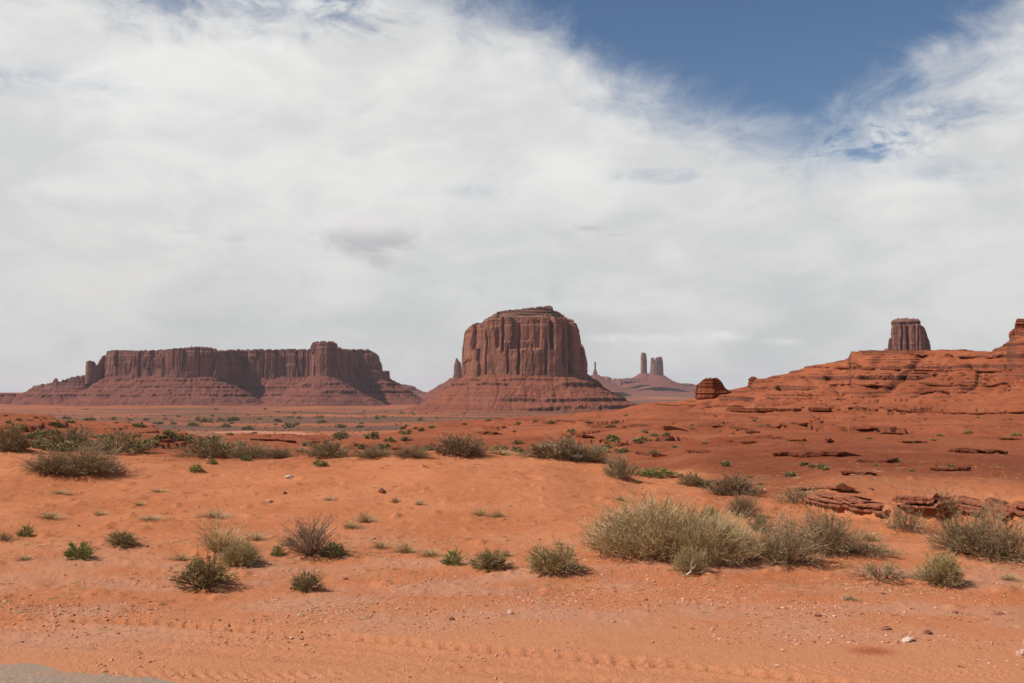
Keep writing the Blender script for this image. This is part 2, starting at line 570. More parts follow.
BK = [(760, 492), (800, 501), (830, 506), (850, 508.5), (890, 512), (920, 512), (950, 511), (985, 514), (1024, 517), (1100, 520)]
bk_r = np.array([EYE * F / (b_ - HY) for a_, b_ in BK])
rl = np.interp(PXg, [a_ for a_, b_ in BK], bk_r) + 0.12 * pn(PXg / 14, 2.0)
nn = slice(0, np.searchsorted(R_ALL, 60))
Z[nn] += 0.24 * (sst(PXg, 785, 840) * sst(Rg - rl, 0.0, 0.16) * (1 - sst(Rg - rl, 3, 26)) * (1 - sst(Ag, 0.45, 0.54)))[nn]
ROAD = []
for (a_, b_) in ((-900, 640), (-500, 652), (-200, 658), (0, 662), (48, 664), (66, 671), (105, 673), (150, 677), (200, 682), (330, 692), (560, 720), (900, 800)):
    d_ = EYE / math.tan(math.atan((b_ - 341.5) / F) - PITCH)
    ROAD.append(((a_ - 512) / F * d_, d_))
ROAD = np.array(ROAD)
nn = slice(0, np.searchsorted(R_ALL, 12))
wr_ = sst(np.interp(X[nn], ROAD[:, 0], ROAD[:, 1]) + 0.16 - Y[nn], 0, 0.22)
Z[nn] = Z[nn] * (1 - 0.93 * wr_) - 0.004 * wr_
Z = Z - Rg ** 2 / (2 * 6.371e6)
TERR = Z


def ground_z(x, y):
    """bilinear height of the finished terrain (scalars or arrays)"""
    x = np.asarray(x, float); y = np.asarray(y, float)
    r = np.hypot(x, y); a = np.arctan2(x, y)
    i = np.clip(np.searchsorted(R_ALL, r) - 1, 0, NR - 2)
    j = np.clip(np.searchsorted(A_ALL, a) - 1, 0, NA - 2)
    t = np.clip((r - R_ALL[i]) / (R_ALL[i + 1] - R_ALL[i]), 0, 1)
    u = np.clip((a - A_ALL[j]) / (A_ALL[j + 1] - A_ALL[j]), 0, 1)
    return ((TERR[i, j] * (1 - u) + TERR[i, j + 1] * u) * (1 - t) + (TERR[i + 1, j] * (1 - u) + TERR[i + 1, j + 1] * u) * t)


_rr = np.geomspace(3.5, 6000, 9000)


def hit(px, py, rmin=0.0):
    """where the line of sight through a photo pixel meets the terrain"""
    e = math.atan((341.5 - py) / F) + PITCH
    a = math.atan((px - 512) / F * math.cos(e - PITCH) / math.cos(e)) if True else 0
    a = math.atan2((px - 512) / F, math.cos(PITCH) - (341.5 - py) / F * math.sin(PITCH))
    yy = _rr * math.cos(a)
    tanv = ((341.5 - py) / F * math.cos(PITCH) + math.sin(PITCH)) / (math.cos(PITCH) - (341.5 - py) / F * math.sin(PITCH))
    ray = EYE + yy * tanv
    g = ground_z(_rr * math.sin(a), yy)
    k = np.nonzero((ray <= g) & (_rr > rmin))[0]
    if len(k) == 0:
        return None
    r = _rr[k[0]]
    x, y = r * math.sin(a), r * math.cos(a)
    return float(x), float(y), float(ground_z(x, y)), float(r)


# the plants nearest the viewer: kind, photo column and row of the foot, width, height, label
FG = [
    ('green', 204, 589, 48, 33, 'round olive green bush on the sand, lower left of the view'),
    ('mixed', 240, 566, 36, 26, 'straw and green bush just behind the round olive bush'),
    ('tuft', 221, 552, 44, 38, 'tall wispy dry straw bush behind the straw and green bush'),
    ('green', 306, 591, 27, 21, 'small low green bush right of the round olive bush'),
    ('twiggy', 310, 556, 50, 42, 'brown bare twiggy bush with a green side'),
    ('bright', 333, 556, 24, 15, 'fresh green low plant at the foot of the twiggy bush'),
    ('bright', 278, 556, 13, 12, 'tiny bright green plant left of the twiggy bush'),
    ('bright', 79, 559, 23, 17, 'bright green plant standing alone on the left sand'),
    ('green', 121, 546, 27, 15, 'dark green low plant right of the lone bright plant'),
    ('bright', 26, 536, 14, 11, 'little green plant near the left edge of the sand'),
    ('sparse', 5, 541, 18, 9, 'low dull plant at the left edge of the sand'),
    ('bright', 453, 565, 20, 17, 'small bright green bush, leftmost of the three in the middle'),
    ('green', 490, 570, 37, 21, 'dark green bush, middle of the three in the middle of the sand'),
    ('mixed', 553, 574, 54, 31, 'half straw half green bush, rightmost of the three in the middle'),
    ('mixed', 690, 573, 34, 26, 'small bush with a bleached branch in front of the big straw bush'),
    ('straw', 655, 556, 128, 56, 'biggest straw coloured bush spreading over the sand right of the middle'),
    ('straw', 715, 560, 90, 46, 'straw bush merging with the right side of the biggest straw bush'),
    ('sage', 785, 564, 60, 52, 'grey green twiggy bush right of the straw bushes'),
    ('sage', 830, 556, 68, 50, 'grey sagebrush in front of the stacked rock slabs'),
    ('mixed', 940, 585, 40, 33, 'upright grey green bush standing alone on the lower right sand'),
    ('sparse', 880, 580, 56, 18, 'thin low sprawling bush left of the upright grey green bush'),
    ('sage', 962, 553, 60, 42, 'grey sagebrush below the right rock shelf'),
    ('sage', 995, 560, 72, 52, 'large grey sagebrush by the right edge of the view'),
    ('sparse', 904, 531, 40, 28, 'faded grey bush below the low pale rock shelf'),
    ('sparse', 870, 556, 50, 16, 'low dead looking bush between the sagebrush and the upright bush'),
    ('tanb', 733, 494, 50, 21, 'rounded tan grey bush on the sand above the straw bushes'),
    ('darkb', 692, 486, 24, 15, 'small dark bush left of the rounded tan grey bush'),
    ('sage', 742, 516, 34, 26, 'dull grey bush behind the straw bush merging with the biggest one'),
    ('darkb', 760, 532, 22, 20, 'dark grey low bush on the sand bank behind the grey green twiggy bush'),
    ('sparse', 800, 502, 50, 17, 'faint grey bush beside the thin flat rock slab'),
    ('sparse', 945, 512, 44, 20, 'faint grey bush growing against the right rock shelf'),
    ('darkb', 620, 478, 34, 27, 'dark grey bush on the right shoulder of the dune'),
    ('tanb', 556, 459, 62, 26, 'tan bush on the crest of the dune right of the middle'),
    ('sage', 592, 462, 44, 22, 'grey bush on the dune crest beside the tan bush'),
    ('bright', 656, 476, 34, 9, 'low green plant right of the dark grey dune bush'),
    ('tanb', 461, 456, 46, 25, 'reddish brown rounded bush on the dune crest in the middle'),
    ('sage', 88, 474, 66, 34, 'large grey green bush on the left dune'),
    ('sage', 54, 473, 52, 25, 'grey green bush at the left side of the large dune bush'),
    ('darkb', 120, 453, 56, 24, 'dark bush on the dune crest behind the large grey green bush'),
    ('darkb', 66, 446, 50, 22, 'dark grey bush on the left dune crest'),
    ('darkb', 10, 451, 34, 28, 'dark bush cut by the left edge of the view'),
    ('darkb', 214, 457, 60, 24, 'dark spreading bush on the dune crest left of the middle'),
    ('sage', 252, 458, 44, 18, 'grey bush right of the dark spreading bush'),
    ('sage', 280, 458, 30, 14, 'small grey bush right of the grey crest bush'),
    ('bright', 196, 472, 14, 9, 'little green plant on the dune below the dark spreading bush'),
    ('bright', 212, 464, 10, 6, 'tiny green plant on the dune right of the little green plant'),
    ('bright', 320, 466, 13, 7, 'little green plant on the dune crest left of the middle'),
    ('bright', 246, 461, 12, 7, 'tiny green plant in front of the grey crest bush'),
    ('darkb', 328, 457, 46, 20, 'dark low bush on the crest between the grey bushes and the reddish one'),
    ('sage', 372, 458, 40, 15, 'pale grey low bush on the dune crest left of the reddish bush'),
    ('sage', 410, 457, 40, 13, 'flat grey bush next to the reddish brown bush'),
    ('tuft', 500, 455, 30, 9, 'thin dry grass on the dune crest right of the reddish bush'),
    ('darkb', 709, 522, 20, 16, 'dull bush peeping over the top of the straw bushes'),
]
# sand banked up round their feet
_foot = [(hit(f_[1], f_[2]), f_[3]) for f_ in FG]
nn = slice(0, np.searchsorted(R_ALL, 45))
for h_, w_ in _foot:
    if h_ and h_[3] < 40:
        rad_ = 0.62 * w_ * h_[3] / F
        TERR[nn] += min(0.16 * rad_, 0.07) * np.exp(-(((X[nn] - h_[0] - 0.1 * rad_) / rad_) ** 2 + ((Y[nn] - h_[1] - 0.4 * rad_) / rad_) ** 2))

# soil map: R red soil, G scrub cover, B pale wash, A fresh dark red earth
soil = np.zeros(Z.shape + (4,), np.float32)
nz = np.zeros_like(Z)
nz[:] = fbm(X / (6 + 0.25 * Rg), Y / (6 + 0.25 * Rg), 5.0, 3)
soil[..., 0] = sst(Rg + nz * 9 + 10 * sst(PXg, 640, 720) * (Rg > 15), 27, 38) * (1 - far * np.clip(0.05 + 0.6 * fbm(X / 800, Y / 200, 41.0, 3), 0, 0.28))
scr = sst(fbm(X / 620, Y / 170, 8.0, 4), -0.55, 0.25)
soil[..., 1] = far * scr * (1 - 0.75 * sst(Rg + 500 * nz, 3100, 3800) * (PXg < 600))
soil[..., 2] = 0.0
# bright wash: a pale sandy track winding over the valley floor
for (a0, b0, a1, b1, wd) in ((300, 421, 352, 426, 2.0), (322, 424, 345, 425.5, 2.2), (352, 427, 413, 433, 2.6), (350, 417, 376, 418, 1.8)):
    pass
wash = np.exp(-((Y - (1250 - 1.1 * (X + 300) + 70 * np.sin(X / 55))) / 28) ** 2) * (Rg > 500) * (Rg < 2200)
soil[..., 2] = wash * sst(fbm(X / 60, Y / 60, 4.0, 2), -0.25, 0.15)
pale = sst(fbm(X / 1.4, Y / 0.9, 15.0, 4), -0.35, 0.55) * near * sst(Rg, 8.5, 9.3) * (1 - sst(Rg, 11.5, 16))
soil[..., 2] = np.maximum(soil[..., 2], pale * 0.75)
hp = hit(871, 651)
soil[..., 3] = np.exp(-(((X - hp[0]) / 0.17) ** 2 + ((Y - hp[1]) / 0.13) ** 2) ** 1.5)

# ------------------------------------------------------------------ ground materials
gm, g = new_mat('desert_soil')
p = g.pos()
at = g.n('ShaderNodeAttribute', attribute_name='soil')
sr, sg, sb = g.n('ShaderNodeSeparateColor').outputs[0:3]
sepc = sr.node
g.put(sepc.inputs[0], at.outputs['Color'])
sa = at.outputs['Alpha']
n1 = g.noise(p, 0.55, 6, 0.6)
n2 = g.noise(p, 5.0, 6, 0.65)
n3 = g.noise(p, 42.0, 4, 0.7)
n4 = g.noise(p, 0.06, 5, 0.6)
n5 = g.noise(p, 15.0, 6, 0.7)
sand = g.mix(g.smooth(n1, 0.33, 0.68), (0.460, 0.149, 0.056), (0.540, 0.197, 0.085))
sand = g.mix(g.smooth(n2, 0.45, 0.72, 0, 0.5), sand, (0.53, 0.215, 0.100))
sand = g.mix(g.smooth(n2, 0.42, 0.26, 0, 0.35), sand, (0.33, 0.095, 0.034))
sand = g.mix(g.smooth(n5, 0.55, 0.72, 0, 0.45), sand, (0.54, 0.26, 0.145))
sand = g.mix(g.smooth(n5, 0.42, 0.28, 0, 0.5), sand, (0.28, 0.080, 0.031))
sand = g.mix(g.smooth(n3, 0.58, 0.78, 0, 0.6), sand, (0.58, 0.34, 0.22))
sand = g.mix(g.smooth(n3, 0.40, 0.24, 0, 0.65), sand, (0.20, 0.062, 0.028))
red = g.mix(g.smooth(n4, 0.35, 0.66), (0.270, 0.068, 0.028), (0.365, 0.104, 0.044))
red = g.mix(g.smooth(n1, 0.42, 0.70, 0, 0.6), red, (0.38, 0.128, 0.060))
red = g.mix(g.smooth(n2, 0.54, 0.75, 0, 0.40), red, (0.19, 0.052, 0.023))
red = g.mix(g.smooth(n5, 0.56, 0.74, 0, 0.35), red, (0.12, 0.038, 0.020))
red = g.mix(g.smooth(g.noise(g.vscale(p, (0.25, 1, 1)), 0.16, 6, 0.65), 0.55, 0.70, 0, 0.55), red, (0.42, 0.155, 0.078))
rd = g.m('SQRT', g.add(g.mul(g.xyz(p)[0], g.xyz(p)[0]), g.mul(g.xyz(p)[1], g.xyz(p)[1])))
verge = g.smooth(g.add(rd, g.mul(g.sub(n1, 0.5), 4.0)), 10.8, 8.6)
sand = g.mix(g.mul(verge, 0.5), sand, (0.60, 0.272, 0.140))
col = g.mix(sr, sand, red)
# scrub tinted valley soil
vs = g.voro(g.vscale(p, (1, 1, 0.0)), 0.09)
dots = g.smooth(g.add(vs, g.mul(g.sub(n4, 0.5), 0.5)), 0.42, 0.22)
scrub = g.mix(g.mul(dots, 0.85), (0.125, 0.064, 0.040), (0.068, 0.066, 0.038))
col = g.mix(g.mul(sg, 0.92), col, scrub)
col = g.mix(sb, col, (0.51, 0.245, 0.145))
col = g.mix(g.mul(sa, 0.85), col, (0.36, 0.095, 0.035))
# bare bedrock where the strata break off steeply
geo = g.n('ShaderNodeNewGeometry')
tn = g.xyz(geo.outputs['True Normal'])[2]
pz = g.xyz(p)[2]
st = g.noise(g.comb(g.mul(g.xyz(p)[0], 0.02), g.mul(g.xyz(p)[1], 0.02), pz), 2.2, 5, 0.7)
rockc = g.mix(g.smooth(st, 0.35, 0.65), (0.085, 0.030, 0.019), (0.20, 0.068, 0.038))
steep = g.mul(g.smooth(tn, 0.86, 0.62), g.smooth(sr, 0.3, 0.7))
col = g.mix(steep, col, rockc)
h1 = g.add(g.mul(n3, 0.5), g.mul(g.noise(p, 130.0, 3, 0.6), 0.35), g.mul(n2, 0.9))
b1 = g.bump(g.add(h1, g.mul(n5, 0.9)), 0.9, 0.03)
h2 = g.add(g.noise(p, 1.6, 6, 0.65), g.mul(g.voro(p, 0.9), 0.5))
b2 = g.bump(g.mul(g.add(h2, g.mul(n5, 0.25)), sr), 0.70, 0.40, b1)
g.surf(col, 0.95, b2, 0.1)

V = np.stack([X, Y, Z], -1).reshape(-1, 3)
Fq = grid_faces(NR, NA, True)
rc = Rg.reshape(-1)[Fq[:, 0]]
ac = Ag.reshape(-1)[Fq[:, 0]]
is_hill = (rc > 196) & (rc < 600) & (ac > P(655)) & (ac < 1.2)
is_val = (rc > 300) & ~is_hill


def sub_sheet(name, mask, label):
    f = Fq[mask]
    idx, inv = np.unique(f, return_inverse=True)
    o = mesh_obj(name, V[idx], inv.reshape(-1, 4), gm, smooth=True)
    set_attr(o, 'soil', soil.reshape(-1, 4)[idx])
    o['kind'] = 'structure'
    o['label'] = label
    return o


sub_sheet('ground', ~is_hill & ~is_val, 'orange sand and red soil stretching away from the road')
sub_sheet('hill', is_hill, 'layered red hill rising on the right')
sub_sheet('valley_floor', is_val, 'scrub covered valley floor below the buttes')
# plug the small hole under the viewer
rim = np.arange(0, NA, 12)
mesh_obj('ground_patch', V[rim], [np.arange(len(rim))[None, :]], gm)['kind'] = 'structure'

# grey gravel road, its ragged edge cutting the lower left corner
rm, r_ = new_mat('grey_gravel')
p = r_.pos()
a1 = r_.noise(p, 45, 5, 0.7)
a2 = r_.noise(p, 3, 5, 0.6)
rc_ = r_.mix(r_.smooth(a1, 0.35, 0.65), (0.23, 0.162, 0.114), (0.38, 0.275, 0.195))
rc_ = r_.mix(r_.smooth(a2, 0.45, 0.75, 0, 0.6), rc_, (0.42, 0.22, 0.13))
r_.surf(rc_, 0.95, r_.bump(r_.add(a1, r_.noise(p, 160, 2)), 0.6, 0.012), 0.15)
edge = []
for (a, b) in ((-900, 640), (-500, 652), (-200, 658), (0, 662), (48, 664), (66, 671), (105, 673), (150, 677), (200, 682), (330, 692), (560, 720), (900, 800)):
    d = EYE / math.tan(math.atan((b - 341.5) / F) - PITCH)
    edge.append(((a - 512) / F * d, d))
edge = np.array(edge)
ex = np.linspace(edge[0, 0], edge[-1, 0], 1400)
ey = np.interp(ex, edge[:, 0], edge[:, 1]) + 0.06 * fbm(ex / 0.3, ex * 0 + 3, 0, 5, 0.65)
ts = np.linspace(0, 1, 40)
RX = np.broadcast_to(ex[None, :], (40, 1400))
RY = ey[None, :] * (1 - ts[:, None]) + (-4.0) * ts[:, None]
RZ = ground_z(RX.ravel(), RY.ravel()).reshape(40, 1400)
inner = sst(ts, 0.0, 0.02)[:, None]
RZ = RZ + 0.001 + 0.012 * inner
mesh_obj('road', np.stack([RX, RY, RZ], -1).reshape(-1, 3), grid_faces(40, 1400), rm, smooth=True)['kind'] = 'structure'


# ------------------------------------------------------------------ rock materials
def rock_mat(name, c_light, c_mid, c_dark, strata=0.5, streak=1.0, sc=1.0):
    m_, k = new_mat(name)
    p = k.pos()
    x, y, z = k.xyz(p)
    vert = k.noise(k.vscale(p, (1, 1, 0.16)), 0.035 * sc, 7, 0.62, 0.8)
    vert2 = k.noise(k.vscale(p, (1, 1, 0.12)), 0.16 * sc, 6, 0.65)
    lay = k.noise(k.comb(k.mul(x, 0.015), k.mul(y, 0.015), z), 0.16 * sc, 6, 0.65)
    fine = k.noise(p, 0.35 * sc, 6, 0.65)
    col = k.mix(k.smooth(fine, 0.3, 0.7), c_mid, c_light)
    col = k.mix(k.smooth(lay, 0.40, 0.66, 0, strata), col, c_dark)
    col = k.mix(k.smooth(vert, 0.48, 0.66, 0, 0.7 * streak), col, c_dark)
    col = k.mix(k.smooth(vert2, 0.55, 0.75, 0, 0.28 * streak), col, c_light)
    if 'talus' in name:          # bare rock shows where the apron breaks off
        tz = k.xyz(k.n('ShaderNodeNewGeometry').outputs['True Normal'])[2]
        col = k.mix(k.smooth(tz, 0.60, 0.38, 0, 0.8), col, tuple(c * 0.7 for c in c_dark))
    h = k.add(k.mul(vert2, 0.45 * streak), k.mul(fine, 0.9), k.mul(lay, strata))
    k.surf(col, 0.95, k.bump(h, 0.8, 5.0 / sc), 0.1)
    return m_


M_cliff = rock_mat('sandstone_cliff', (0.37, 0.155, 0.095), (0.27, 0.105, 0.063), (0.115, 0.047, 0.034), 0.35)
M_cap = rock_mat('capping_strata', (0.33, 0.165, 0.11), (0.23, 0.105, 0.070), (0.10, 0.048, 0.035), 0.85, 0.25)
M_talus = rock_mat('red_talus', (0.30, 0.097, 0.053), (0.225, 0.070, 0.039), (0.12, 0.041, 0.028), 0.5, 0.15)
M_mesa = rock_mat('mesa_cliff', (0.335, 0.145, 0.103), (0.178, 0.074, 0.055), (0.062, 0.029, 0.027), 0.40)  # rock streaks, contrast raised in the colour to mimic sunlit ribs and shaded recesses
M_mtal = rock_mat('mesa_talus', (0.255, 0.086, 0.057), (0.18, 0.058, 0.040), (0.095, 0.034, 0.028), 0.5, 0.15)
M_ledge = rock_mat('red_ledge_rock', (0.30, 0.094, 0.044), (0.22, 0.064, 0.030), (0.11, 0.034, 0.019), 0.6, 0.1, 14.0)
M_nearledge = rock_mat('brown_slab_rock', (0.47, 0.185, 0.103), (0.35, 0.120, 0.063), (0.17, 0.056, 0.033), 0.5, 0.05, 40.0)


# ------------------------------------------------------------------ buttes and mesas
def zat(py, d):
    e = math.atan((341.5 - py) / F) + PITCH
    return EYE + d * math.tan(e)


def smooth_loop(pts, n, it=2):
    p = np.asarray(pts, float)
    for _ in range(it):                       # corner cutting
        q = np.roll(p, -1, 0)
        p = np.stack([0.75 * p + 0.25 * q, 0.25 * p + 0.75 * q], 1).reshape(-1, 2)
    q = np.vstack([p, p[:1]])
    s = np.concatenate([[0], np.cumsum(np.hypot(*np.diff(q, axis=0).T))])
    t = np.linspace(0, s[-1], n, endpoint=False)
    return np.stack([np.interp(t, s, q[:, 0]), np.interp(t, s, q[:, 1])], 1), t, s[-1]


def to_world(pts, d):
    m = d / F
    return [((x - 512) * m, d + v * m) for x, v in pts]


def loop_normals(P_):
    t = np.roll(P_, -1, 0) - np.roll(P_, 1, 0)
    n = np.stack([t[:, 1], -t[:, 0]], 1)
    n /= np.linalg.norm(n, axis=1)[:, None] + 1e-9
    area = 0.5 * np.sum(P_[:, 0] * np.roll(P_[:, 1], -1) - np.roll(P_[:, 0], -1) * P_[:, 1])
    return n if area > 0 else -n


def cliff(name, root, outline_px, d, top, base_y, mat, n=500, rows=60, batter=0.05, amp=1.0, strata=0.0, cracks=(), seed=0.0, sink=12, it=2, flare=0.0, cells=((26.0, 1.9, 1.8, 2.6), (6.0, 0.7, 1.0, 1.4))):
    """a wall of rock: a plan outline raised to a silhouette, fluted by vertical joints"""
    m = d / F
    Pw, s, per = smooth_loop(to_world(outline_px, d), n, it)
    N = loop_normals(Pw)
    px = 512 + Pw[:, 0] / Pw[:, 1] * F
    tx = [a for a, b in top]; ty = [b for a, b in top]
    zt = np.array([zat(np.interp(a, tx, ty), q) for a, q in zip(px, Pw[:, 1])])
    zb = zat(base_y, d)
    T = np.linspace(0, 1, rows)
    zrow = (zb - sink) + (zt[None, :] - (zb - sink)) * T[:, None]
    # arc coordinates on a cylinder so that the noise closes
    th = s / per * 2 * math.pi
    rad = per / (2 * math.pi)
    cx, cy = np.cos(th) * rad + seed * 31, np.sin(th) * rad
    CX, CY = cx[None, :], cy[None, :]
    u = 1.0 / (m * 4.0)
    disp = amp * m * (1.5 * fbm(CX * u / 6.5, CY * u / 6.5, zrow * u / 9, 3) + 0.45 * fbm(CX * u / 0.7, CY * u / 0.7, zrow * u / 2.5, 3, 0.6))
    rs = np.random.default_rng(int(seed * 101) + 3)
    patchy = 0.15 + 0.85 * sst(fbm(CX * u / 16, CY * u / 16, zrow * u / 10 + seed, 3), -0.05, 0.35)
    for ci, (wd, dp, ck, wr) in enumerate(cells):
        pm = 1.0 if ci == 0 else patchy
        bnd = [0.0]
        while bnd[-1] < per:
            bnd.append(bnd[-1] + m * wd * rs.lognormal(0, 0.65))
        bnd = np.array(bnd)
        nb = len(bnd)
        sw = np.clip(s[None, :] + wr * m * fbm(zrow * u / 4.5, s[None, :] / per * 60, seed + wd, 3), 0, per - 1e-3)
        ii = np.clip(np.searchsorted(bnd, sw) - 1, 0, nb - 2)
        fr = (sw - bnd[ii]) / (bnd[ii + 1] - bnd[ii])
        dmin = np.minimum(sw - bnd[ii], bnd[ii + 1] - sw)
        d0, d1, tb = rs.normal(size=nb), rs.normal(size=nb), rs.uniform(0.25, 1.3, nb)
        ckd = np.where(rs.uniform(size=nb) < 0.4, 1.0, 0.08)
        up = sst(T[:, None] + 0.05 * pn(sw / m / 2.0, 4.0, seed), tb[ii] - 0.02, tb[ii] + 0.02)
        disp = disp + pm * amp * m * dp * (d0[ii] * (1 - up) + (d1[ii] - 0.8) * up + 0.5 * (1 - (2 * fr - 1) ** 6))
        near_b = np.where(fr < 0.5, ii, ii + 1)
        disp = disp - pm * amp * m * ck * 1.6 * ckd[near_b] * np.exp(-(dmin / (m * 0.55)) ** 2)
    disp = disp + m * strata * (pn(zrow * u / 0.55, CX * u / 14, seed) * 1.2 + pn(zrow * u / 1.6 + 9, CX * u / 20, seed) * 1.6)
    # thin bedded rim along the top
    rim_t = sst(T, 0.86, 0.90)[:, None]
    disp = disp - rim_t * amp * m * (0.7 + 0.9 * pn(zrow * u / 0.5, CX * u / 9, seed + 2))
    for (cpx, wpx, dep, t0, t1) in cracks:
        front = (N[:, 1] < 0.2)[None, :]
        wander = 1.2 * pn(zrow * u / 3.0, cpx) * 1.2
        lim = sst(T, t0 - 0.06, t0 + 0.06) * (1 - sst(T, t1 - 0.06, t1 + 0.06))
        disp = disp - front * dep * m * np.exp(-((px[None, :] + wander - cpx) / (wpx * 0.62)) ** 2) * lim[:, None]
    disp = disp - batter * (zrow - zb) + flare * m * (1 - T[:, None]) ** 3
    fade = 1 - 0.75 * sst(T, 0.93, 1.0)[:, None] * 0
    disp = disp * fade
    VX = Pw[:, 0][None, :] + N[:, 0][None, :] * disp
    VY = Pw[:, 1][None, :] + N[:, 1][None, :] * disp
    zrow[-3:] += m * (0.7 * pn(s * u * 0.9, seed + 3.3) + 0.45 * np.sign(pn(s * u * 1.3, seed + 8.3)) + 0.4 * pn(s * u * 3.0, seed + 1.3))[None, :]
    # rounded shoulder, then inward to the summit
    rings = [(VX, VY, zrow)]
    for (q, dzr) in ((0.5, 0.35), (1.6, 0.5)):
        rings.append(((VX[-1] - N[:, 0] * q * m)[None], (VY[-1] - N[:, 1] * q * m)[None], (zrow[-1] + dzr * m)[None]))
    low = np.full(n, max(zrow[-1].min() - 2.5 * m, zb))
    rings.append((rings[-1][0], rings[-1][1], low[None]))
    VX = np.vstack([r[0] for r in rings]); VY = np.vstack([r[1] for r in rings]); VZ = np.vstack([r[2] for r in rings])
    nr = VX.shape[0]
    Vv = np.stack([VX, VY, VZ], -1).reshape(-1, 3)
    f = grid_faces(nr, n, True)
    ox, oy, oz = root.location
    Vv = Vv - np.array([ox, oy, oz])
    return mesh_obj(name, Vv, f, mat, root, smooth=False)


def seg_dist(gx, gy, Pw):
    A = Pw; B = np.roll(Pw, -1, 0)
    best = np.full(gx.shape, 1e18)
    inside = np.zeros(gx.shape, bool)
    for a, b in zip(A, B):
        ab = b - a
        L = ab @ ab + 1e-9
        t = np.clip(((gx - a[0]) * ab[0] + (gy - a[1]) * ab[1]) / L, 0, 1)
        best = np.minimum(best, (gx - a[0] - t * ab[0]) ** 2 + (gy - a[1] - t * ab[1]) ** 2)
        c = (a[1] > gy) != (b[1] > gy)
        xin = (b[0] - a[0]) * (gy - a[1]) / (b[1] - a[1] + 1e-12) + a[0]
        inside ^= c & (gx < xin)
    dd = np.sqrt(best)
    return np.where(inside, -dd, dd)


def talus(name, root, loops, d, mat, step, reach, slope, ledges=(), floor=-72.0, power=0.82, rough=1.0, seed=0.0):
    """apron of debris: height falls with distance from the wall foot, broken by hard ledges. loops: [(outline_px, base_y)]"""
    W_ = [(smooth_loop(to_world(o, d), 160)[0], zat(b, d)) for o, b in loops]
    allp = np.vstack([a for a, b in W_])
    x0, y0 = allp.min(0) - reach; x1, y1 = allp.max(0) + reach
    y1 = min(y1, allp[:, 1].max() + reach * 0.8)
    nx, ny = int((x1 - x0) / step), int((y1 - y0) / step)
    gx, gy = np.meshgrid(np.linspace(x0, x1, nx), np.linspace(y0, y1, ny))
    H = np.full(gx.shape, -1e9)
    warp = rough * (18 * fbm(gx / 130 + seed, gy / 130, 2, 3))
    for Pw, zb in W_:
        dd = seg_dist(gx, gy, Pw)
        de = np.maximum(dd + warp * sst(dd, 0, 60), 0)
        ht = zb - floor
        L = ht / slope
        prof = zb - ht * (np.clip(de / L, 0, 3) ** power) * np.where(de > L, 1.0, 1.0)
        H = np.maximum(H, prof)
    H = H + rough * (4.6 * fbm(gx / 60 + seed, gy / 60, 5, 4, 0.55) - 3.0 * np.exp(-(pn(gx / 38 + seed, gy / 90, 9.0) / 0.14) ** 2) + 1.9 * fbm(gx / 12, gy / 12, 7, 3, 0.65))
    # rills running down slope
    for (zl, a, wv, px0, px1) in ledges:
        pxg = 512 + gx / gy * F
        zz_ = zl + 5.0 * pn(gx / 120, gy / 120, zl) + 0.8 * pn(gx / 14, gy / 14, zl)
        q = H - zz_
        k = a * sst(fbm(gx / 60 + zl, gy / 60, 3.0, 3), -0.75, -0.05) * sst(pxg, px0 - 6, px0 + 6) * (1 - sst(pxg, px1 - 6, px1 + 6))
        H = H + k * np.tanh(q / wv) * np.exp(-(q / (a * 2.2)) ** 2)
    g0 = ground_z(gx.ravel(), gy.ravel()).reshape(gx.shape)
    keep = H > g0 - 4
    f = grid_faces(ny, nx)
    kf = keep.reshape(-1)[f].any(1)
    f = f[kf]
    Vv = np.stack([gx, gy, np.maximum(H, g0 - 8)], -1).reshape(-1, 3)
    idx, inv = np.unique(f, return_inverse=True)
    return mesh_obj(name, Vv[idx] - np.array(root.location), inv.reshape(-1, 4), mat, root, smooth=False)


def root_at(name, px, d, z=-66.0):
    return empty(name, ((px - 512) * d / F, d, z))


# the great butte in the middle
D = 3000
bt = root_at('butte', 527, D)
tag(bt, 'massive reddish butte with flat layered cap rising in the middle of the valley', 'butte')
o_b = [(466, 12), (468, -12), (482, -28), (505, -35), (530, -37), (556, -33), (576, -22), (587, -4), (589, 20), (580, 50), (550, 68), (510, 68), (480, 50), (467, 32)]
cliff('cliff', bt, o_b, D, [(463, 338), (467, 333), (471, 326), (485, 321.5), (500, 318), (530, 317), (560, 318), (572, 320), (577, 324), (580, 331), (584, 346), (587, 362), (589, 374)], 374, M_cliff,
      n=760, rows=90, batter=0.022, amp=0.85, seed=17,
      cracks=[(503, 1.6, 7, 0.45, 1.0), (498, 2.2, 4, 0.5, 0.8), (519, 1.8, 7, 0.05, 0.85), (508, 1.3, 6, 0.0, 0.5), (552, 2.4, 8, 0.5, 1.1),
              (546, 1.6, 6, 0.0, 0.6), (571, 3.2, 12, 0.0, 1.0), (563, 1.5, 5, 0.2, 0.9), (473, 1.0, 5, 0, 1), (487, 0.9, 3, 0, 0.8), (533, 0.8, 2.5, 0, 0.5)])
o_c = [(484, 6), (492, -14), (510, -24), (532, -26), (556, -22), (572, -10), (577, 10), (566, 44), (540, 54), (505, 50), (488, 30)]
cliff('cap', bt, o_c, D, [(482, 322), (488, 319), (497, 312.5), (506, 311), (520, 310), (536, 308), (550, 306.5), (552.8, 307.5), (553.5, 311), (562, 314.5), (568, 319), (580, 323)], 321, M_cap,
      n=460, rows=34, batter=0.06, amp=0.40, strata=1.25, seed=2, sink=26)
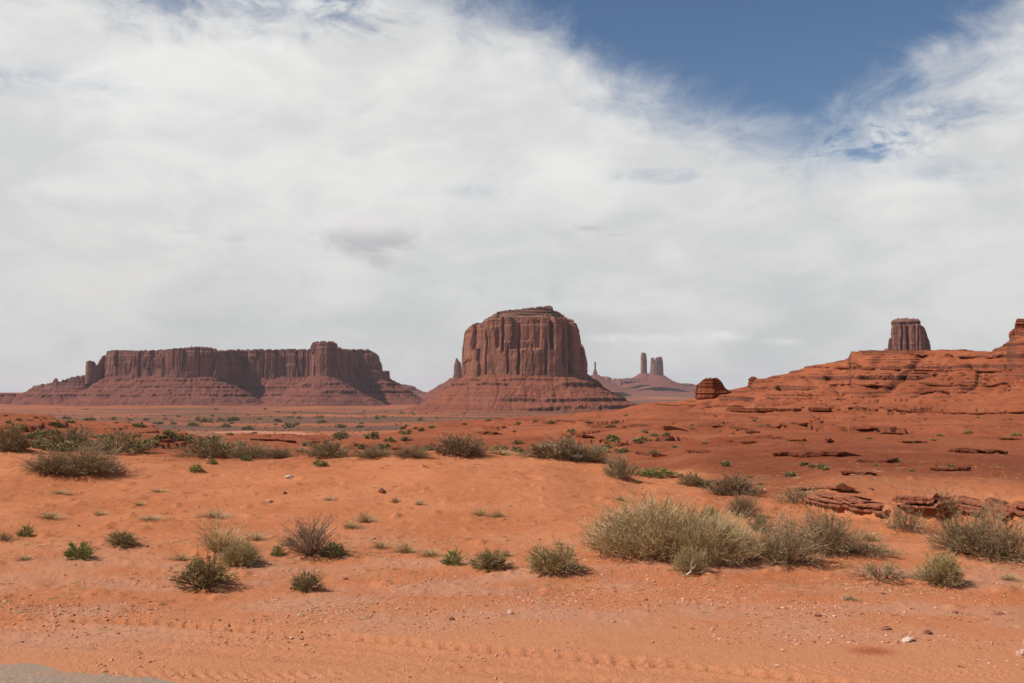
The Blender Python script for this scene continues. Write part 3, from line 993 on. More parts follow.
talus('talus_slope', bt, [(o_b, 374)], D, M_talus, 2.6, 235, 0.61,
      ledges=[(9, 5, 0.5, 562, 640), (-32, 3.6, 0.5, 500, 680), (-53, 4, 0.5, 525, 690), (22, 1.8, 0.5, 455, 575), (-12, 1.2, 0.5, 400, 700), (8, 2.6, 0.5, 430, 510), (-22, 1.3, 0.5, 400, 560), (0, 1.2, 0.5, 440, 640)], power=0.90, seed=3.0)

# long mesa on the left
D = 4200
ms = root_at('mesa', 235, D)
tag(ms, 'long dark flat topped mesa with a jutting tower on the left skyline', 'mesa')
o_m = [(99, 30), (102, 2), (112, -8), (135, -12), (160, -14), (178, -20), (195, -18), (210, -15), (224, -8), (229, 2), (231, 18), (238, 26), (262, 30), (285, 32), (309, 34), (312, -8), (314, -24),
       (328, -29), (341, -25), (345, -8), (347, 24), (352, 36), (364, 40), (379, 44), (383, 58), (376, 110), (250, 140), (120, 120), (99, 70)]
top_m = [(98, 361), (101, 356), (104, 352), (112, 351), (135, 351.5), (155, 351), (178, 349), (190, 347.5), (205, 347.5), (214, 349), (218, 351), (235, 350.5), (260, 350), (311, 350), (313, 344),
         (318, 342), (334, 342), (337.5, 344), (340, 350), (341, 348), (344, 350), (370, 350), (373, 352), (379, 356), (382, 364), (383, 372)]
cliff('cliff', ms, o_m, D, top_m, 376.5, M_mesa, n=1900, rows=60, batter=0.05, amp=0.80, seed=4, it=1, sink=26, cells=((9.0, 1.3, 1.8, 1.4), (3.0, 0.75, 0.9, 0.8)))
o_p = [(85, 6), (87, -4), (92, -6), (97, -2), (101, 4), (104, 16), (98, 24), (88, 20)]
cliff('pinnacle', ms, o_p, D, [(84, 365), (86, 362), (90, 361), (93, 362.5), (95, 366.5), (98, 365), (101, 361), (105, 356)], 376.5, M_mesa, n=160, rows=30, batter=0.03, amp=0.35, seed=5, sink=30, cells=((5.0, 0.9, 1.6, 0.6), (2.5, 0.5, 0.7, 0.4)))
o_s = [(27, 6), (34, -4), (50, -8), (70, -8), (88, -4), (92, 14), (84, 34), (60, 40), (36, 30)]
cliff('shoulder', ms, o_s, D, [(25, 391), (28, 388.5), (36, 385.5), (50, 384), (53.5, 379.5), (56, 379.5), (57.5, 383), (63, 381), (70, 379), (80, 376.5), (92, 376)], 390, M_mesa, n=300, rows=20, batter=0.35, amp=0.6, strata=0.5, seed=6, sink=30)
talus('talus_slope', ms, [(o_m, 376.5), (o_s, 388), ([(-140, 10), (-60, -8), (34, -12), (40, 30), (-140, 40)], 394.5)], D, M_mtal, 4.6, 330, 0.60,
      ledges=[(26, 3, 0.7, -60, 232), (14, 2, 0.7, -60, 420), (2, 3, 0.7, -60, 420), (-12, 2, 0.7, -60, 300), (-30, 3, 0.7, -60, 420), (10, 4, 0.7, 300, 420), (-18, 5, 0.7, 325, 420)], power=0.80, seed=8.0)

# small spire close behind the great butte on its left side
D = 5200
sp = root_at('rock_spire', 457, D)
tag(sp, 'slim dark rock spire standing just left of the great butte', 'rock spire')
o1 = [(453, 2), (454, -3), (458, -4), (461.5, -2), (463, 3), (460, 7), (455, 6)]
cliff('cliff', sp, o1, D, [(452, 370), (454, 364), (455.5, 358.5), (457, 359), (458.5, 361), (461, 362.5), (463, 370)], 377, M_mesa, n=150, rows=34, batter=0.03, amp=0.28, seed=7, sink=30, cells=((4.0, 0.9, 1.6, 0.6), (2.2, 0.4, 0.7, 0.4)))
talus('talus_slope', sp, [([(448, 2), (455, -6), (466, -4), (468, 10), (452, 12)], 378)], D, M_mtal, 6.0, 260, 0.55, floor=-80, power=0.8, seed=2.0)

# low far mesa between the long mesa and the great butte
D = 7600
fm = root_at('mesa', 400, D)
tag(fm, 'low hazy purple mesa far off between the long mesa and the great butte', 'mesa')
o2 = [(352, 0), (372, -8), (392, -8), (402, 0), (412, 6), (416, 30), (352, 30)]
cliff('cliff', fm, o2, D, [(350, 379), (384, 379.5), (390, 380), (396, 382), (401, 384.5), (413, 386.5), (417, 388)], 387, M_mesa, n=260, rows=16, batter=0.3, amp=0.4, strata=0.5, seed=9, sink=20)
talus('talus_slope', fm, [(o2, 388)], D, M_mtal, 14.0, 420, 0.35, floor=-85, seed=4.0)

# far bench with the spires
D = 9600
fb = root_at('mesa', 645, D)
tag(fb, 'broad hazy far mesa bench carrying the distant rock towers', 'mesa')
o3 = [(560, 10), (590, -14), (640, -30), (690, -16), (702, 6), (690, 40), (600, 50)]
cliff('cliff', fb, o3, D, [(560, 377), (603, 377), (612, 379.5), (640, 379), (680, 383.5), (696, 385), (704, 388)], 388, M_mesa, n=420, rows=18, batter=0.5, amp=0.5, strata=0.6, seed=10, sink=30)
talus('talus_slope', fb, [(o3, 387)], D, M_mtal, 18.0, 700, 0.17, floor=-95, seed=6.0, ledges=[(-20, 10, 3, 500, 760)], rough=0.8)


def far_tower(name, label, outline, top, base_y, d, seed, fl=0.0, batter=0.03):
    c = sum(a for a, b in outline) / len(outline)
    t = root_at(name, c, d, zat(base_y + 3, d))
    tag(t, label, 'rock tower' if name == 'rock_tower' else 'rock spire')
    cliff('cliff', t, outline, d, top, base_y, M_mesa, n=170, rows=44, batter=batter, amp=0.26, seed=seed, sink=30, cells=((5.0, 0.8, 1.6, 0.6), (2.4, 0.4, 0.7, 0.4)))
    xs_ = [a for a, b in outline]
    w0, w1 = min(xs_) - 3, max(xs_) + 3
    talus('talus_slope', t, [([(w0, 0), (c, -6), (w1, 0), (c, 8)], base_y - 1)], d, M_mtal, 7.0, 200, 0.55, floor=zat(base_y + 9, d), power=0.75, rough=0.5, seed=seed)
    return t


far_tower('rock_tower', 'slender square rock tower on the far bench, left of the twin tower', [(640, 2), (641, -3), (646, -3), (648, 2), (644, 6)],
          [(639, 354), (641, 353.5), (646, 353.5), (648, 356)], 374.5, 9550, 11)
far_tower('rock_tower', 'wider twin topped rock tower on the far bench, right of the slender tower', [(649, 3), (651, -3), (657, -4), (663, -2), (665, 4), (657, 8)],
          [(648.5, 360), (650, 359), (652.3, 358.2), (652.9, 363), (654.2, 363), (654.9, 358.5), (658, 357.8), (661, 357.4), (663, 357.8), (665, 366)], 376.5, 9500, 12, batter=0.05)
far_tower('rock_spire', 'tiny pointed rock spire on the horizon just right of the great butte', [(592, 2), (594, -2), (597, -1.5), (598, 2), (595, 4)],
          [(591, 374), (593.5, 370), (594.6, 363), (595.6, 363), (596.6, 370), (598.5, 374)], 376, 9000, 13, batter=0.12)

# block shaped butte rising behind the red hill
D = 2400
rb = root_at('butte', 911, D)
tag(rb, 'blocky purple brown butte rising behind the red hill on the right', 'butte')
o4 = [(890, 6), (892, -8), (900, -14), (912, -15), (922, -11), (930, -2), (933, 12), (924, 26), (902, 28), (892, 20)]
cliff('cliff', rb, o4, D, [(889, 350), (891, 332), (893, 327), (896, 324.5), (920, 325), (925, 328), (928, 336), (931, 345), (934, 351)], 352, M_mesa, n=420, rows=60, batter=0.03, amp=0.6, seed=14, sink=30, cells=((11.0, 1.4, 1.7, 1.2), (3.5, 0.6, 0.9, 0.8)),
      cracks=[(902, 1.5, 4, 0.1, 1.0), (909, 2.6, 6, 0.0, 1.0), (918, 1.2, 4, 0.0, 0.9), (927, 1.5, 5, 0, 0.8)])
o5 = [(894, 6), (897, -6), (908, -10), (918, -7), (924, 4), (916, 18), (898, 18)]
cliff('cap', rb, o5, D, [(893, 322), (896, 319.5), (904, 319), (912, 319.8), (920, 320), (922, 322), (925, 326)], 326, M_cap, n=220, rows=22, batter=0.06, amp=0.45, strata=0.7, seed=15, sink=20, cells=((8.0, 1.2, 1.2, 1.0), (3.0, 0.5, 0.7, 0.6)))
talus('talus_slope', rb, [(o4, 351)], D, M_mtal, 5.0, 260, 0.6, power=0.85, seed=9.0)


# ------------------------------------------------------------------ outcrops, ledges, boulders
def lump(nu=18, nv=12, seed=0, strata=0.0, sharp=0.5):
    """an irregular boulder shape of about unit size"""
    u = np.linspace(0, 2 * math.pi, nu, endpoint=False)
    v = np.linspace(-0.5 * math.pi + 0.12, 0.5 * math.pi - 0.12, nv)
    U, Vv = np.meshgrid(u, v)
    x, y, z = np.cos(Vv) * np.cos(U), np.cos(Vv) * np.sin(U), np.sin(Vv)
    # facet it: clip with a few planes, then roughen
    r = 1.0 + 0.35 * fbm(x * 1.3 + seed, y * 1.3, z * 1.3, 3)
    rs = np.random.default_rng(int(seed * 13) + 5)
    for _ in range(7):
        nrm_ = rs.normal(size=3); nrm_ /= np.linalg.norm(nrm_)
        dt = x * nrm_[0] + y * nrm_[1] + z * nrm_[2]
        lim = rs.uniform(0.55, 0.85)
        r = np.where(dt * r > lim, r * (1 - sharp) + sharp * lim / np.maximum(dt, 0.2), r)
    if strata:
        r = r * (1 + strata * pn(z * 6 + seed, 0.3 * x, 0.3 * y))
    P3 = np.stack([x * r, y * r, z * r], -1).reshape(-1, 3)
    f = grid_faces(nv, nu, True)
    caps = [np.arange(nu)[::-1][None, :], ((nv - 1) * nu + np.arange(nu))[None, :]]
    return P3, [f, caps[0], caps[1]]


def strata_rock(name, label, px0, px1, ytop, ybase, d, seed, top=None, mat=M_ledge, cat='outcrop', depth=0.8):
    """layered outcrop built like a small butte"""
    wpx = (px1 - px0)
    c = (px0 + px1) / 2
    ol = [(px0, 0), (px0 + wpx * .12, -wpx * .3 * depth), (c, -wpx * .42 * depth), (px1 - wpx * .12, -wpx * .3 * depth), (px1, 0), (px1 - wpx * .15, wpx * .4 * depth), (c, wpx * .5 * depth), (px0 + wpx * .15, wpx * .4 * depth)]
    t = root_at(name, c, d, zat(ybase, d))
    tag(t, label, cat)
    o = cliff('strata', t, ol, d, top or [(px0, ytop + 3), (px0 + wpx * .25, ytop), (px1 - wpx * .3, ytop), (px1, ytop + 4)], ybase, mat, n=260, rows=46,
              batter=0.03, amp=0.30, strata=1.3, seed=seed, sink=1.0, it=1, cells=((9.0, 1.6, 1.2, 0.6), (4.0, 0.9, 0.8, 0.5)))
    return t


strata_rock('rock_outcrop', 'dark layered rock knob standing at the left end of the red ridge', 695, 731, 378, 398, 241, 21,
            top=[(694, 388), (698, 384), (702, 380.5), (706, 378.8), (718, 378.6), (721, 381.5), (724, 386), (728, 391)])
strata_rock('rock_outcrop', 'stacked red rock knob on the skyline at the right edge of the hill', 1011, 1046, 319.5, 341, 246, 22,
            top=[(1010, 336), (1012, 331), (1015.5, 325), (1017, 319.8), (1030, 319), (1046, 322)])
strata_rock('rock_outcrop', 'small upright rock block on the ridge crest, right of the dark knob', 748, 758, 377.5, 387, 243, 23,
            top=[(748, 380), (750, 378), (755, 377.6), (758, 380)])


def ledge(name, label, pts_px, thick, over, mat, layers=1, seed=0.0, nseg=60, group=None, back=2.5, cat='rock ledge', lift=0.12, block=(5, 24), gaps=0.2):
    """slabs of hard rock jutting from the slope: thick/over in photo pixels at their distance"""
    hp = [hit(a, b) for a, b in pts_px]
    hp = [h for h in hp if h]
    W3 = np.array([h[:3] for h in hp])
    dmean = float(np.mean([h[3] for h in hp]))
    m = dmean / F
    root = empty(name, tuple(W3.mean(0)))
    tag(root, label, cat, group)
    s = np.concatenate([[0], np.cumsum(np.hypot(*np.diff(W3[:, :2], axis=0).T))])
    rs = np.random.default_rng(int(seed * 97) + 5)
    sg = np.linspace(0, s[-1], 80)
    zg0 = ground_z(np.interp(sg, s, W3[:, 0]), np.interp(sg, s, W3[:, 1]))
    lin = np.polyfit(sg, zg0, 2)
    prof = [(-back * over, None), (-0.5 * over, 1.0), (0.6, 1.0), (0.94, 0.93), (1.0, 0.72), (0.96, 0.35), (0.88, 0.06), (0.3, 0.0), (-1.2 * over, -0.4)]
    for L in range(layers):
        at0 = rs.uniform(0, 0.2) * s[-1] if L else 0.0
        while at0 < s[-1] * (1 - 0.12 * L):
            ln = m * rs.uniform(*block)
            if rs.uniform() < gaps:
                at0 += ln * rs.uniform(0.3, 0.9)
                continue
            a1 = min(at0 + ln, s[-1] * 1.02)
            ns = max(6, min(40, int((a1 - at0) / m / 0.8)))
            t = np.linspace(at0, a1, ns)
            bx = np.interp(t, s, W3[:, 0]); by = np.interp(t, s, W3[:, 1])
            tx_, ty_ = np.gradient(bx), np.gradient(by)
            nn = np.stack([ty_, -tx_], 1); nn /= np.linalg.norm(nn, axis=1)[:, None] + 1e-9
            nn = nn * np.sign(-(nn[:, 0] * bx + nn[:, 1] * by))[:, None]
            e = np.linspace(-1, 1, ns)
            end = np.clip(1 - np.abs(e) ** 5, 0, 1)
            ov = over * m * 0.8 * np.clip(rs.uniform(0.35, 1.2) + 0.30 * e * rs.normal() + 0.22 * fbm(t / (m * 5) + L * 5, seed, 0, 3), 0.15, 1.6) * (0.8 + 0.2 * end) * (1 - 0.2 * L)
            th_ = thick * m * np.clip(rs.uniform(0.6, 1.15) + 0.12 * pn(t / (m * 6), seed + L) + 0.15 * e * rs.normal(), 0.3, 1.5) * (0.78 + 0.22 * end)
            zl = np.polyval(lin, np.clip(t, 0, s[-1]))
            zg = ground_z(bx, by)
            z0 = np.clip(zl, zg - 0.4 * thick * m, zg + 1.2 * thick * m) + lift * thick * m + L * thick * m * 0.95 + rs.normal() * 0.1 * thick * m
            rows = []
            for (q, hq) in prof:
                offv = q * m if q < 0 else q * ov
                rx, ry = bx + nn[:, 0] * offv, by + nn[:, 1] * offv
                ro = 0.09 * thick * m * fbm(rx / (m * 3), ry / (m * 3), (hq or 0) * 3 + L, 3)
                if hq is None:
                    rz = np.minimum(np.maximum(ground_z(rx, ry), z0), z0 + th_) - 0.25 * thick * m
                else:
                    rz = z0 + hq * th_
                rows.append(np.stack([rx + nn[:, 0] * ro, ry + nn[:, 1] * ro, rz + ro * 0.6], 1))
            A_ = np.stack(rows, 0)
            e0 = (np.arange(len(rows)) * ns)[None, :]
            e1 = (np.arange(len(rows)) * ns + ns - 1)[::-1][None, :]
            mesh_obj('slab', A_.reshape(-1, 3) - np.array(root.location), [grid_faces(len(rows), ns), e0, e1], mat, root, smooth=False)
            at0 = a1 + m * rs.uniform(0.0, 0.5)
    return root


LED = [
    ('long thin ledge crossing the red slope in the middle distance below the great butte', [(470, 419), (500, 420.5), (540, 421), (590, 424), (640, 427), (668, 431)], 0.8, 1.8),
    ('dark ledge capping the low red bench left of the rock knob', [(655, 404.5), (690, 405.5), (715, 406.5), (738, 408.5)], 1.4, 2.5),
    ('broken dark ledge under the ridge, right of the rock knob', [(728, 410), (757, 412.5), (790, 411), (830, 412)], 3.5, 5),
    ('long dark ledge high on the red hill under the blocky butte', [(815, 367), (850, 369), (900, 370.5), (960, 370.5), (1010, 371)], 1.7, 3.5),
    ('caprock lip along the top of the red hill below the blocky butte', [(850, 352), (880, 353), (915, 355), (950, 356), (1000, 357)], 1.5, 2.6),
    ('short dark ledge in the middle of the red hill face', [(905, 377), (935, 376)], 2.2, 4),
    ('ragged ledge half way down the red hill on the right', [(920, 384), (960, 385), (1005, 384)], 2.2, 4),
    ('pair of thin ledges on the red hill below its ragged ledge', [(918, 393), (948, 394.5)], 2.0, 4),
    ('long low ledge at the foot of the red hill', [(848, 411), (905, 412), (960, 414), (1024, 413)], 1.8, 3.5),
    ('thin dark ledge on the red slope above the deep overhang', [(755, 436), (790, 441), (830, 443)], 2.4, 4),
    ('deep dark overhang in the red slope right of the middle', [(775, 456), (800, 457), (820, 456), (842, 457)], 4.0, 9),
    ('short dark overhang on the red slope near the right edge', [(952, 452), (975, 453), (1002, 454)], 3.0, 6),
    ('thin ledge beside a small bush on the right red slope', [(896, 443), (912, 443.5), (926, 443)], 2.4, 4),
    ('low red ledge left of the middle of the slope', [(688, 451), (706, 453)], 2.2, 4),
    ('dark ledge on the red flat left of the reddish bush', [(352, 446), (372, 449), (396, 450)], 2.2, 4),
    ('dark shaded lip on the red flat under the long thin ledge', [(480, 434), (494, 435)], 3.2, 5),
    ('broken ledge among the left hand bushes', [(168, 443), (190, 443.5), (206, 444)], 2.6, 4),
    ('low broken ledge in the red ground behind the dune', [(250, 440), (275, 441), (296, 443)], 2.0, 4),
    ('low ledge crossing the red slope behind the straw bush', [(700, 426), (722, 429), (752, 434)], 2.0, 4),
    ('faint ledge under the long dark ledge of the hill', [(830, 386), (870, 388), (890, 388)], 1.6, 3),
    ('short ledge on the red slope left of the thin dark ledge above the deep overhang', [(728, 441), (744, 443), (758, 444)], 2.0, 4),
    ('short thin ledge on the right red slope left of the low foot ledge', [(842, 430), (860, 431), (876, 431)], 1.8, 4),
    ('small ledge on the red slope above the bush beside a thin ledge', [(880, 434), (902, 435)], 1.8, 4),
    ('tiny broken ledge on the middle red slope behind the tan crest bush', [(560, 437), (572, 438), (584, 439)], 2.0, 4),
    ('tiny dark ledge on the middle red slope behind the grey crest bush', [(600, 442), (612, 444), (622, 446)], 2.2, 4),
    ('tiny slanting ledge above the low green plant beside the dune bush', [(636, 452), (646, 454), (656, 457)], 2.4, 5),
    ('small ledge on the red slope by the right edge above the dark overhang', [(985, 438), (1000, 439), (1014, 440)], 1.8, 4),
    ('thin ledge on the red slope below the boulders of the left shoulder', [(764, 427), (785, 428), (806, 428)], 1.6, 3.5),
    ('broken ledge on the right red slope above the near rock shelf', [(930, 470), (950, 471), (968, 470)], 2.6, 5),
    ('low ledge on the red slope between the overhang and the near slabs', [(842, 474), (856, 475), (868, 475)], 2.4, 5),
    ('thin broken ledge on the red slope above the near rock slabs', [(858, 462), (880, 463), (896, 462)], 2.6, 5),
]
for i, (lab, pts, th_, ov) in enumerate(LED):
    ledge('rock_ledge', lab, pts, th_, ov, M_ledge, 1, seed=i * 1.7 + 0.3, nseg=int(24 + 0.7 * (pts[-1][0] - pts[0][0])))
ledge('rock_ledge', 'stack of brown rock slabs with a dark hollow behind the grey bushes', [(806, 503), (830, 507), (850, 510), (872, 513), (890, 513.5)], 3.7, 9, M_nearledge, 3, seed=3.1, lift=0.5, back=3.2, block=(18, 60), gaps=0.0)
ledge('rock_ledge', 'low pale brown rock shelf right of the stacked slabs', [(886, 513.5), (905, 514), (930, 513), (950, 512.5)], 3.6, 8, M_nearledge, 3, seed=5.3, lift=0.9, back=3.2, block=(16, 50), gaps=0.05)
ledge('rock_ledge', 'brown rock shelf at the right edge behind the sagebrush', [(952, 513), (985, 515.5), (1022, 518), (1050, 519)], 3.7, 8, M_nearledge, 3, seed=8.3, lift=0.5, back=3.2, block=(16, 50), gaps=0.08)
ledge('rock_ledge', 'thin flat rock slab lying above the stacked slabs', [(790, 488), (815, 490), (842, 493)], 3.2, 7, M_nearledge, 1, seed=9.7, lift=0.3, back=2.2, block=(10, 26), gaps=0.15)

# boulders
LUMPS = [lump(16, 11, k * 1.9 + 1, 0.05) for k in range(6)]


def lump_mesh(name, k, mat):
    o = mesh_obj(name, LUMPS[k][0], LUMPS[k][1], mat)
    me = o.data
    bpy.data.objects.remove(o)
    return me


BM = [lump_mesh('boulder', k, M_ledge) for k in range(6)]


def put_rock(name, me, pt, sx, sy, sz, label, cat, group=None, sink=0.3):
    o = bpy.data.objects.new(name, me)
    C.objects.link(o)
    o.location = (pt[0], pt[1], pt[2] + sz * (1 - sink) - 0.4 * sz)
    o.scale = (sx, sy, sz)
    o.rotation_euler = (random.uniform(-.3, .3), random.uniform(-.3, .3), random.uniform(0, 6.28))
    tag(o, label, cat, group)
    return o


def scatter_px(n, x0, x1, y0, y1, test=None):
    out = []
    tries = 0
    while len(out) < n and tries < n * 12:
        tries += 1
        a, b = random.uniform(x0, x1), random.uniform(y0, y1)
        if test and not test(a, b):
            continue
        h = hit(a, b)
        if h: out.append((a, b, h))
    return out


for (n, x0, x1, y0, y1, lab, grp) in (
        (70, 798, 872, 392, 413, 'dark red boulder in the rubble below the left shoulder of the hill', 'boulders below the left shoulder of the hill'),
        (36, 700, 760, 402, 424, 'dark red boulder fallen below the ledge near the rock knob', 'boulders below the rock knob'),
        (50, 930, 1022, 372, 392, 'dark red boulder strewn over the upper right face of the hill', 'boulders on the upper right hill face'),
        (30, 850, 930, 372, 384, 'small red boulder under the long dark ledge of the hill', 'boulders under the long dark ledge')):
    for (a, b, h) in scatter_px(n, x0, x1, y0, y1):
        s_ = h[3] / F * random.choice((0.7, 0.9, 1.1, 1.4, 2.2)) * 0.75
        put_rock('boulder', random.choice(BM), h, s_ * random.uniform(.8, 1.5), s_ * random.uniform(.8, 1.3), s_ * random.uniform(.6, 1.0), lab, 'boulder', grp)

# ------------------------------------------------------------------ stones and gravel on the sand
sm, k = new_mat('pale_stone')
oi = k.n('ShaderNodeObjectInfo').outputs['Random']
p = k.pos()
nn_ = k.noise(p, 60, 4, 0.6)
c0 = k.mix(oi, (0.44, 0.20, 0.13), (0.62, 0.40, 0.30))
k.surf(k.mix(k.smooth(nn_, 0.4, 0.7, 0, 0.5), c0, (0.36, 0.15, 0.09)), 0.9, k.bump(nn_, 0.4, 0.01))
dm_, k = new_mat('dark_stone')
p = k.pos()
nn_ = k.noise(p, 50, 4, 0.6)
k.surf(k.mix(k.smooth(nn_, 0.35, 0.7), (0.16, 0.06, 0.04), (0.30, 0.12, 0.075)), 0.9, k.bump(nn_, 0.4, 0.01))
wm_, k = new_mat('white_stone')
p = k.pos()
nn_ = k.noise(p, 45, 4, 0.6)
k.surf(k.mix(k.smooth(nn_, 0.35, 0.7), (0.56, 0.42, 0.33), (0.46, 0.30, 0.22)), 0.85, k.bump(nn_, 0.4, 0.01))
gv, k = new_mat('gravel')
ga = k.n('ShaderNodeAttribute', attribute_name='tint').outputs['Fac']
cr_ = k.mix(k.smooth(ga, 0.0, 0.55), (0.28, 0.095, 0.05), (0.52, 0.23, 0.135))
k.surf(k.mix(k.smooth(ga, 0.80, 1.0, 0, 0.8), cr_, (0.60, 0.38, 0.28)), 0.9)

PALE = [lump_mesh('stone', q, sm) for q in range(6)]
DARK = [lump_mesh('stone', q, dm_) for q in range(6)]
WHITE = lump_mesh('stone', 2, wm_)


def stone(px, py, wpx, hpx, me, label, group=None):
    h = hit(px, py)
    m = h[3] / F
    return put_rock('stone', me, h, wpx * m * 0.5, wpx * m * 0.45, hpx * m * 0.55, label, 'stone', group)


stone(907, 641, 15, 4.5, WHITE, 'flat whitish stone lying on the sand near the lower right, beside the dark red patch')
stone(1021, 657, 11, 9, PALE[3], 'pinkish stone at the right edge of the sandy verge')
stone(289, 478, 10, 4, WHITE, 'pale stone sitting high on the dune left of the middle')
stone(285, 494, 6, 4, DARK[1], 'small dark stone on the dune under the pale stone')
stone(270, 502, 7, 4, PALE[4], 'small greyish stone on the dune slope below the dark one')
stone(510, 614, 7, 6, PALE[1], 'upright pinkish stone on the pebbly verge in the middle')
stone(382, 492, 8, 5, DARK[2], 'dark stone half sunk in the middle of the dune')
stone(452, 620, 6, 4, DARK[4], 'small dark stone on the verge below the two green bushes')
stone(1000, 615, 10, 3, DARK[0], 'flat dark stone lying on the sand near the right edge')
stone(955, 613, 6, 3, DARK[5], 'little dark stone left of the flat dark stone')
stone(928, 634, 10, 5, DARK[3], 'jagged dark stone just right of the flat whitish stone')
stone(885, 629, 14, 3, DARK[2], 'thin dark stone on the sand above the dark red patch')
stone(818, 616, 7, 3, DARK[1], 'little dark stone left of the thin dark stone on the sand')
for (a, b, h) in scatter_px(26, 20, 1010, 604, 650) + scatter_px(60, 10, 1010, 470, 600):
    s_ = h[3] / F * random.choice((1.0, 1.3, 1.6, 2.2))
    dk = random.random() < 0.55
    put_rock('stone', random.choice(DARK if dk else PALE), h, s_ * random.uniform(.8, 1.4), s_, s_ * random.uniform(.5, .8),
             'small dark red stone scattered on the orange sand' if dk else 'small pinkish stone scattered on the orange sand', 'stone',
             'dark stones scattered on the sand' if dk else 'pinkish stones scattered on the sand', sink=0.45)

# gravel: countless pebbles in one mesh
oct_v = np.array([(1, 0, 0), (-.5, .87, 0), (-.5, -.87, 0), (.5, .6, .5), (-.9, .1, .5), (.3, -.7, .55), (0, 0, .9)], float)
oct_f = np.array([(0, 3, 5), (0, 1, 3), (1, 4, 3), (1, 2, 4), (2, 5, 4), (2, 0, 5), (3, 6, 5), (3, 4, 6), (4, 5, 6)])
NG = 75000
rr = np.concatenate([rng.uniform(6.2, 12, int(NG * .7)), rng.uniform(12, 26, NG - int(NG * .7))])
aa = rng.uniform(-0.5, 0.5, NG)
gx_, gy_ = rr * np.sin(aa), rr * np.cos(aa)
dens = fbm(gx_ / 1.6, gy_ / 0.7, 33.0, 3)
band = np.exp(-((rr - (9.9 + 0.4 * np.sin(aa * 9))) / 1.0) ** 2) - 0.5 * np.exp(-((rr - 7.2) / 1.0) ** 2)
keepg = rng.uniform(size=NG) < np.clip(0.02 + 1.0 * dens + 0.55 * band, 0.012, 1)
gx_, gy_, rr = gx_[keepg], gy_[keepg], rr[keepg]
n_ = len(gx_)
sz = np.clip(rng.lognormal(-5.15, 0.5, n_), 0.0025, 0.020) * (0.8 + rr / 28)
ang = rng.uniform(0, 6.28, n_)
gv_v = oct_v[None] * (1 + 0.3 * rng.normal(size=(n_, 7, 3)))
ca, sa_ = np.cos(ang)[:, None], np.sin(ang)[:, None]
vx = (gv_v[..., 0] * ca - gv_v[..., 1] * sa_) * sz[:, None] + gx_[:, None]
vy = (gv_v[..., 0] * sa_ + gv_v[..., 1] * ca) * sz[:, None] + gy_[:, None]
vz = gv_v[..., 2] * sz[:, None] * 0.75 + ground_z(gx_, gy_)[:, None] - 0.001
go = mesh_obj('gravel', np.stack([vx, vy, vz], -1).reshape(-1, 3), (oct_f[None] + (np.arange(n_) * 7)[:, None, None]).reshape(-1, 3), gv)
set_attr(go, 'tint', np.repeat(rng.uniform(size=n_), 7), 'FLOAT')
tag(go, 'small pebbles strewn over the sandy verge', 'gravel', kind='stuff')


# broken rock littering the red slopes
rbm, k = new_mat('red_rubble')
ga = k.n('ShaderNodeAttribute', attribute_name='tint').outputs['Fac']
k.surf(k.mix(k.smooth(ga, 0.7, 1.0), k.mix(k.smooth(ga, 0, 0.7), (0.10, 0.032, 0.018), (0.27, 0.085, 0.042)), (0.42, 0.19, 0.11)), 0.95)
NB = 30000
rr = 30 * (310 / 30) ** rng.uniform(0, 1, NB)
aa = rng.uniform(P(-40), P(1070), NB)
gx_, gy_ = rr * np.sin(aa), rr * np.cos(aa)
dens = fbm(gx_ / (3 + rr * 0.09), gy_ / (3 + rr * 0.12), 61.0, 3)
kb = (rng.uniform(size=NB) < np.clip(-0.05 + 0.9 * dens, 0.03, 1)) & ((rr > 42) | (aa > P(650)))
gx_, gy_, rr = gx_[kb], gy_[kb], rr[kb]
n_ = len(gx_)
sz = rr / F * np.clip(rng.lognormal(-0.85, 0.5, n_), 0.2, 1.5)
ang = rng.uniform(0, 6.28, n_)
gv_v = oct_v[None] * (1 + 0.35 * rng.normal(size=(n_, 7, 3)))
ca, sa_ = np.cos(ang)[:, None], np.sin(ang)[:, None]
vx = (gv_v[..., 0] * ca - gv_v[..., 1] * sa_) * sz[:, None] + gx_[:, None]
vy = (gv_v[..., 0] * sa_ + gv_v[..., 1] * ca) * sz[:, None] + gy_[:, None]
vz = gv_v[..., 2] * sz[:, None] * 0.6 + ground_z(gx_, gy_)[:, None]
ro_ = mesh_obj('rubble', np.stack([vx, vy, vz], -1).reshape(-1, 3), (oct_f[None] + (np.arange(n_) * 7)[:, None, None]).reshape(-1, 3), rbm)
set_attr(ro_, 'tint', np.repeat(rng.uniform(size=n_), 7), 'FLOAT')
tag(ro_, 'broken red rock littering the slopes', 'rubble', kind='stuff')

# ------------------------------------------------------------------ plants
def plant_mat(name, c0, c1, trans=0.0):
    m_, k = new_mat(name)
    a = k.n('ShaderNodeAttribute', attribute_name='tint').outputs['Fac']
    oi = k.n('ShaderNodeObjectInfo').outputs['Random']
    f = k.add(k.mul(a, 0.8), k.mul(oi, 0.2))
    k.surf(k.mix(f, c0, c1), 0.8, None, 0.2)
    return m_


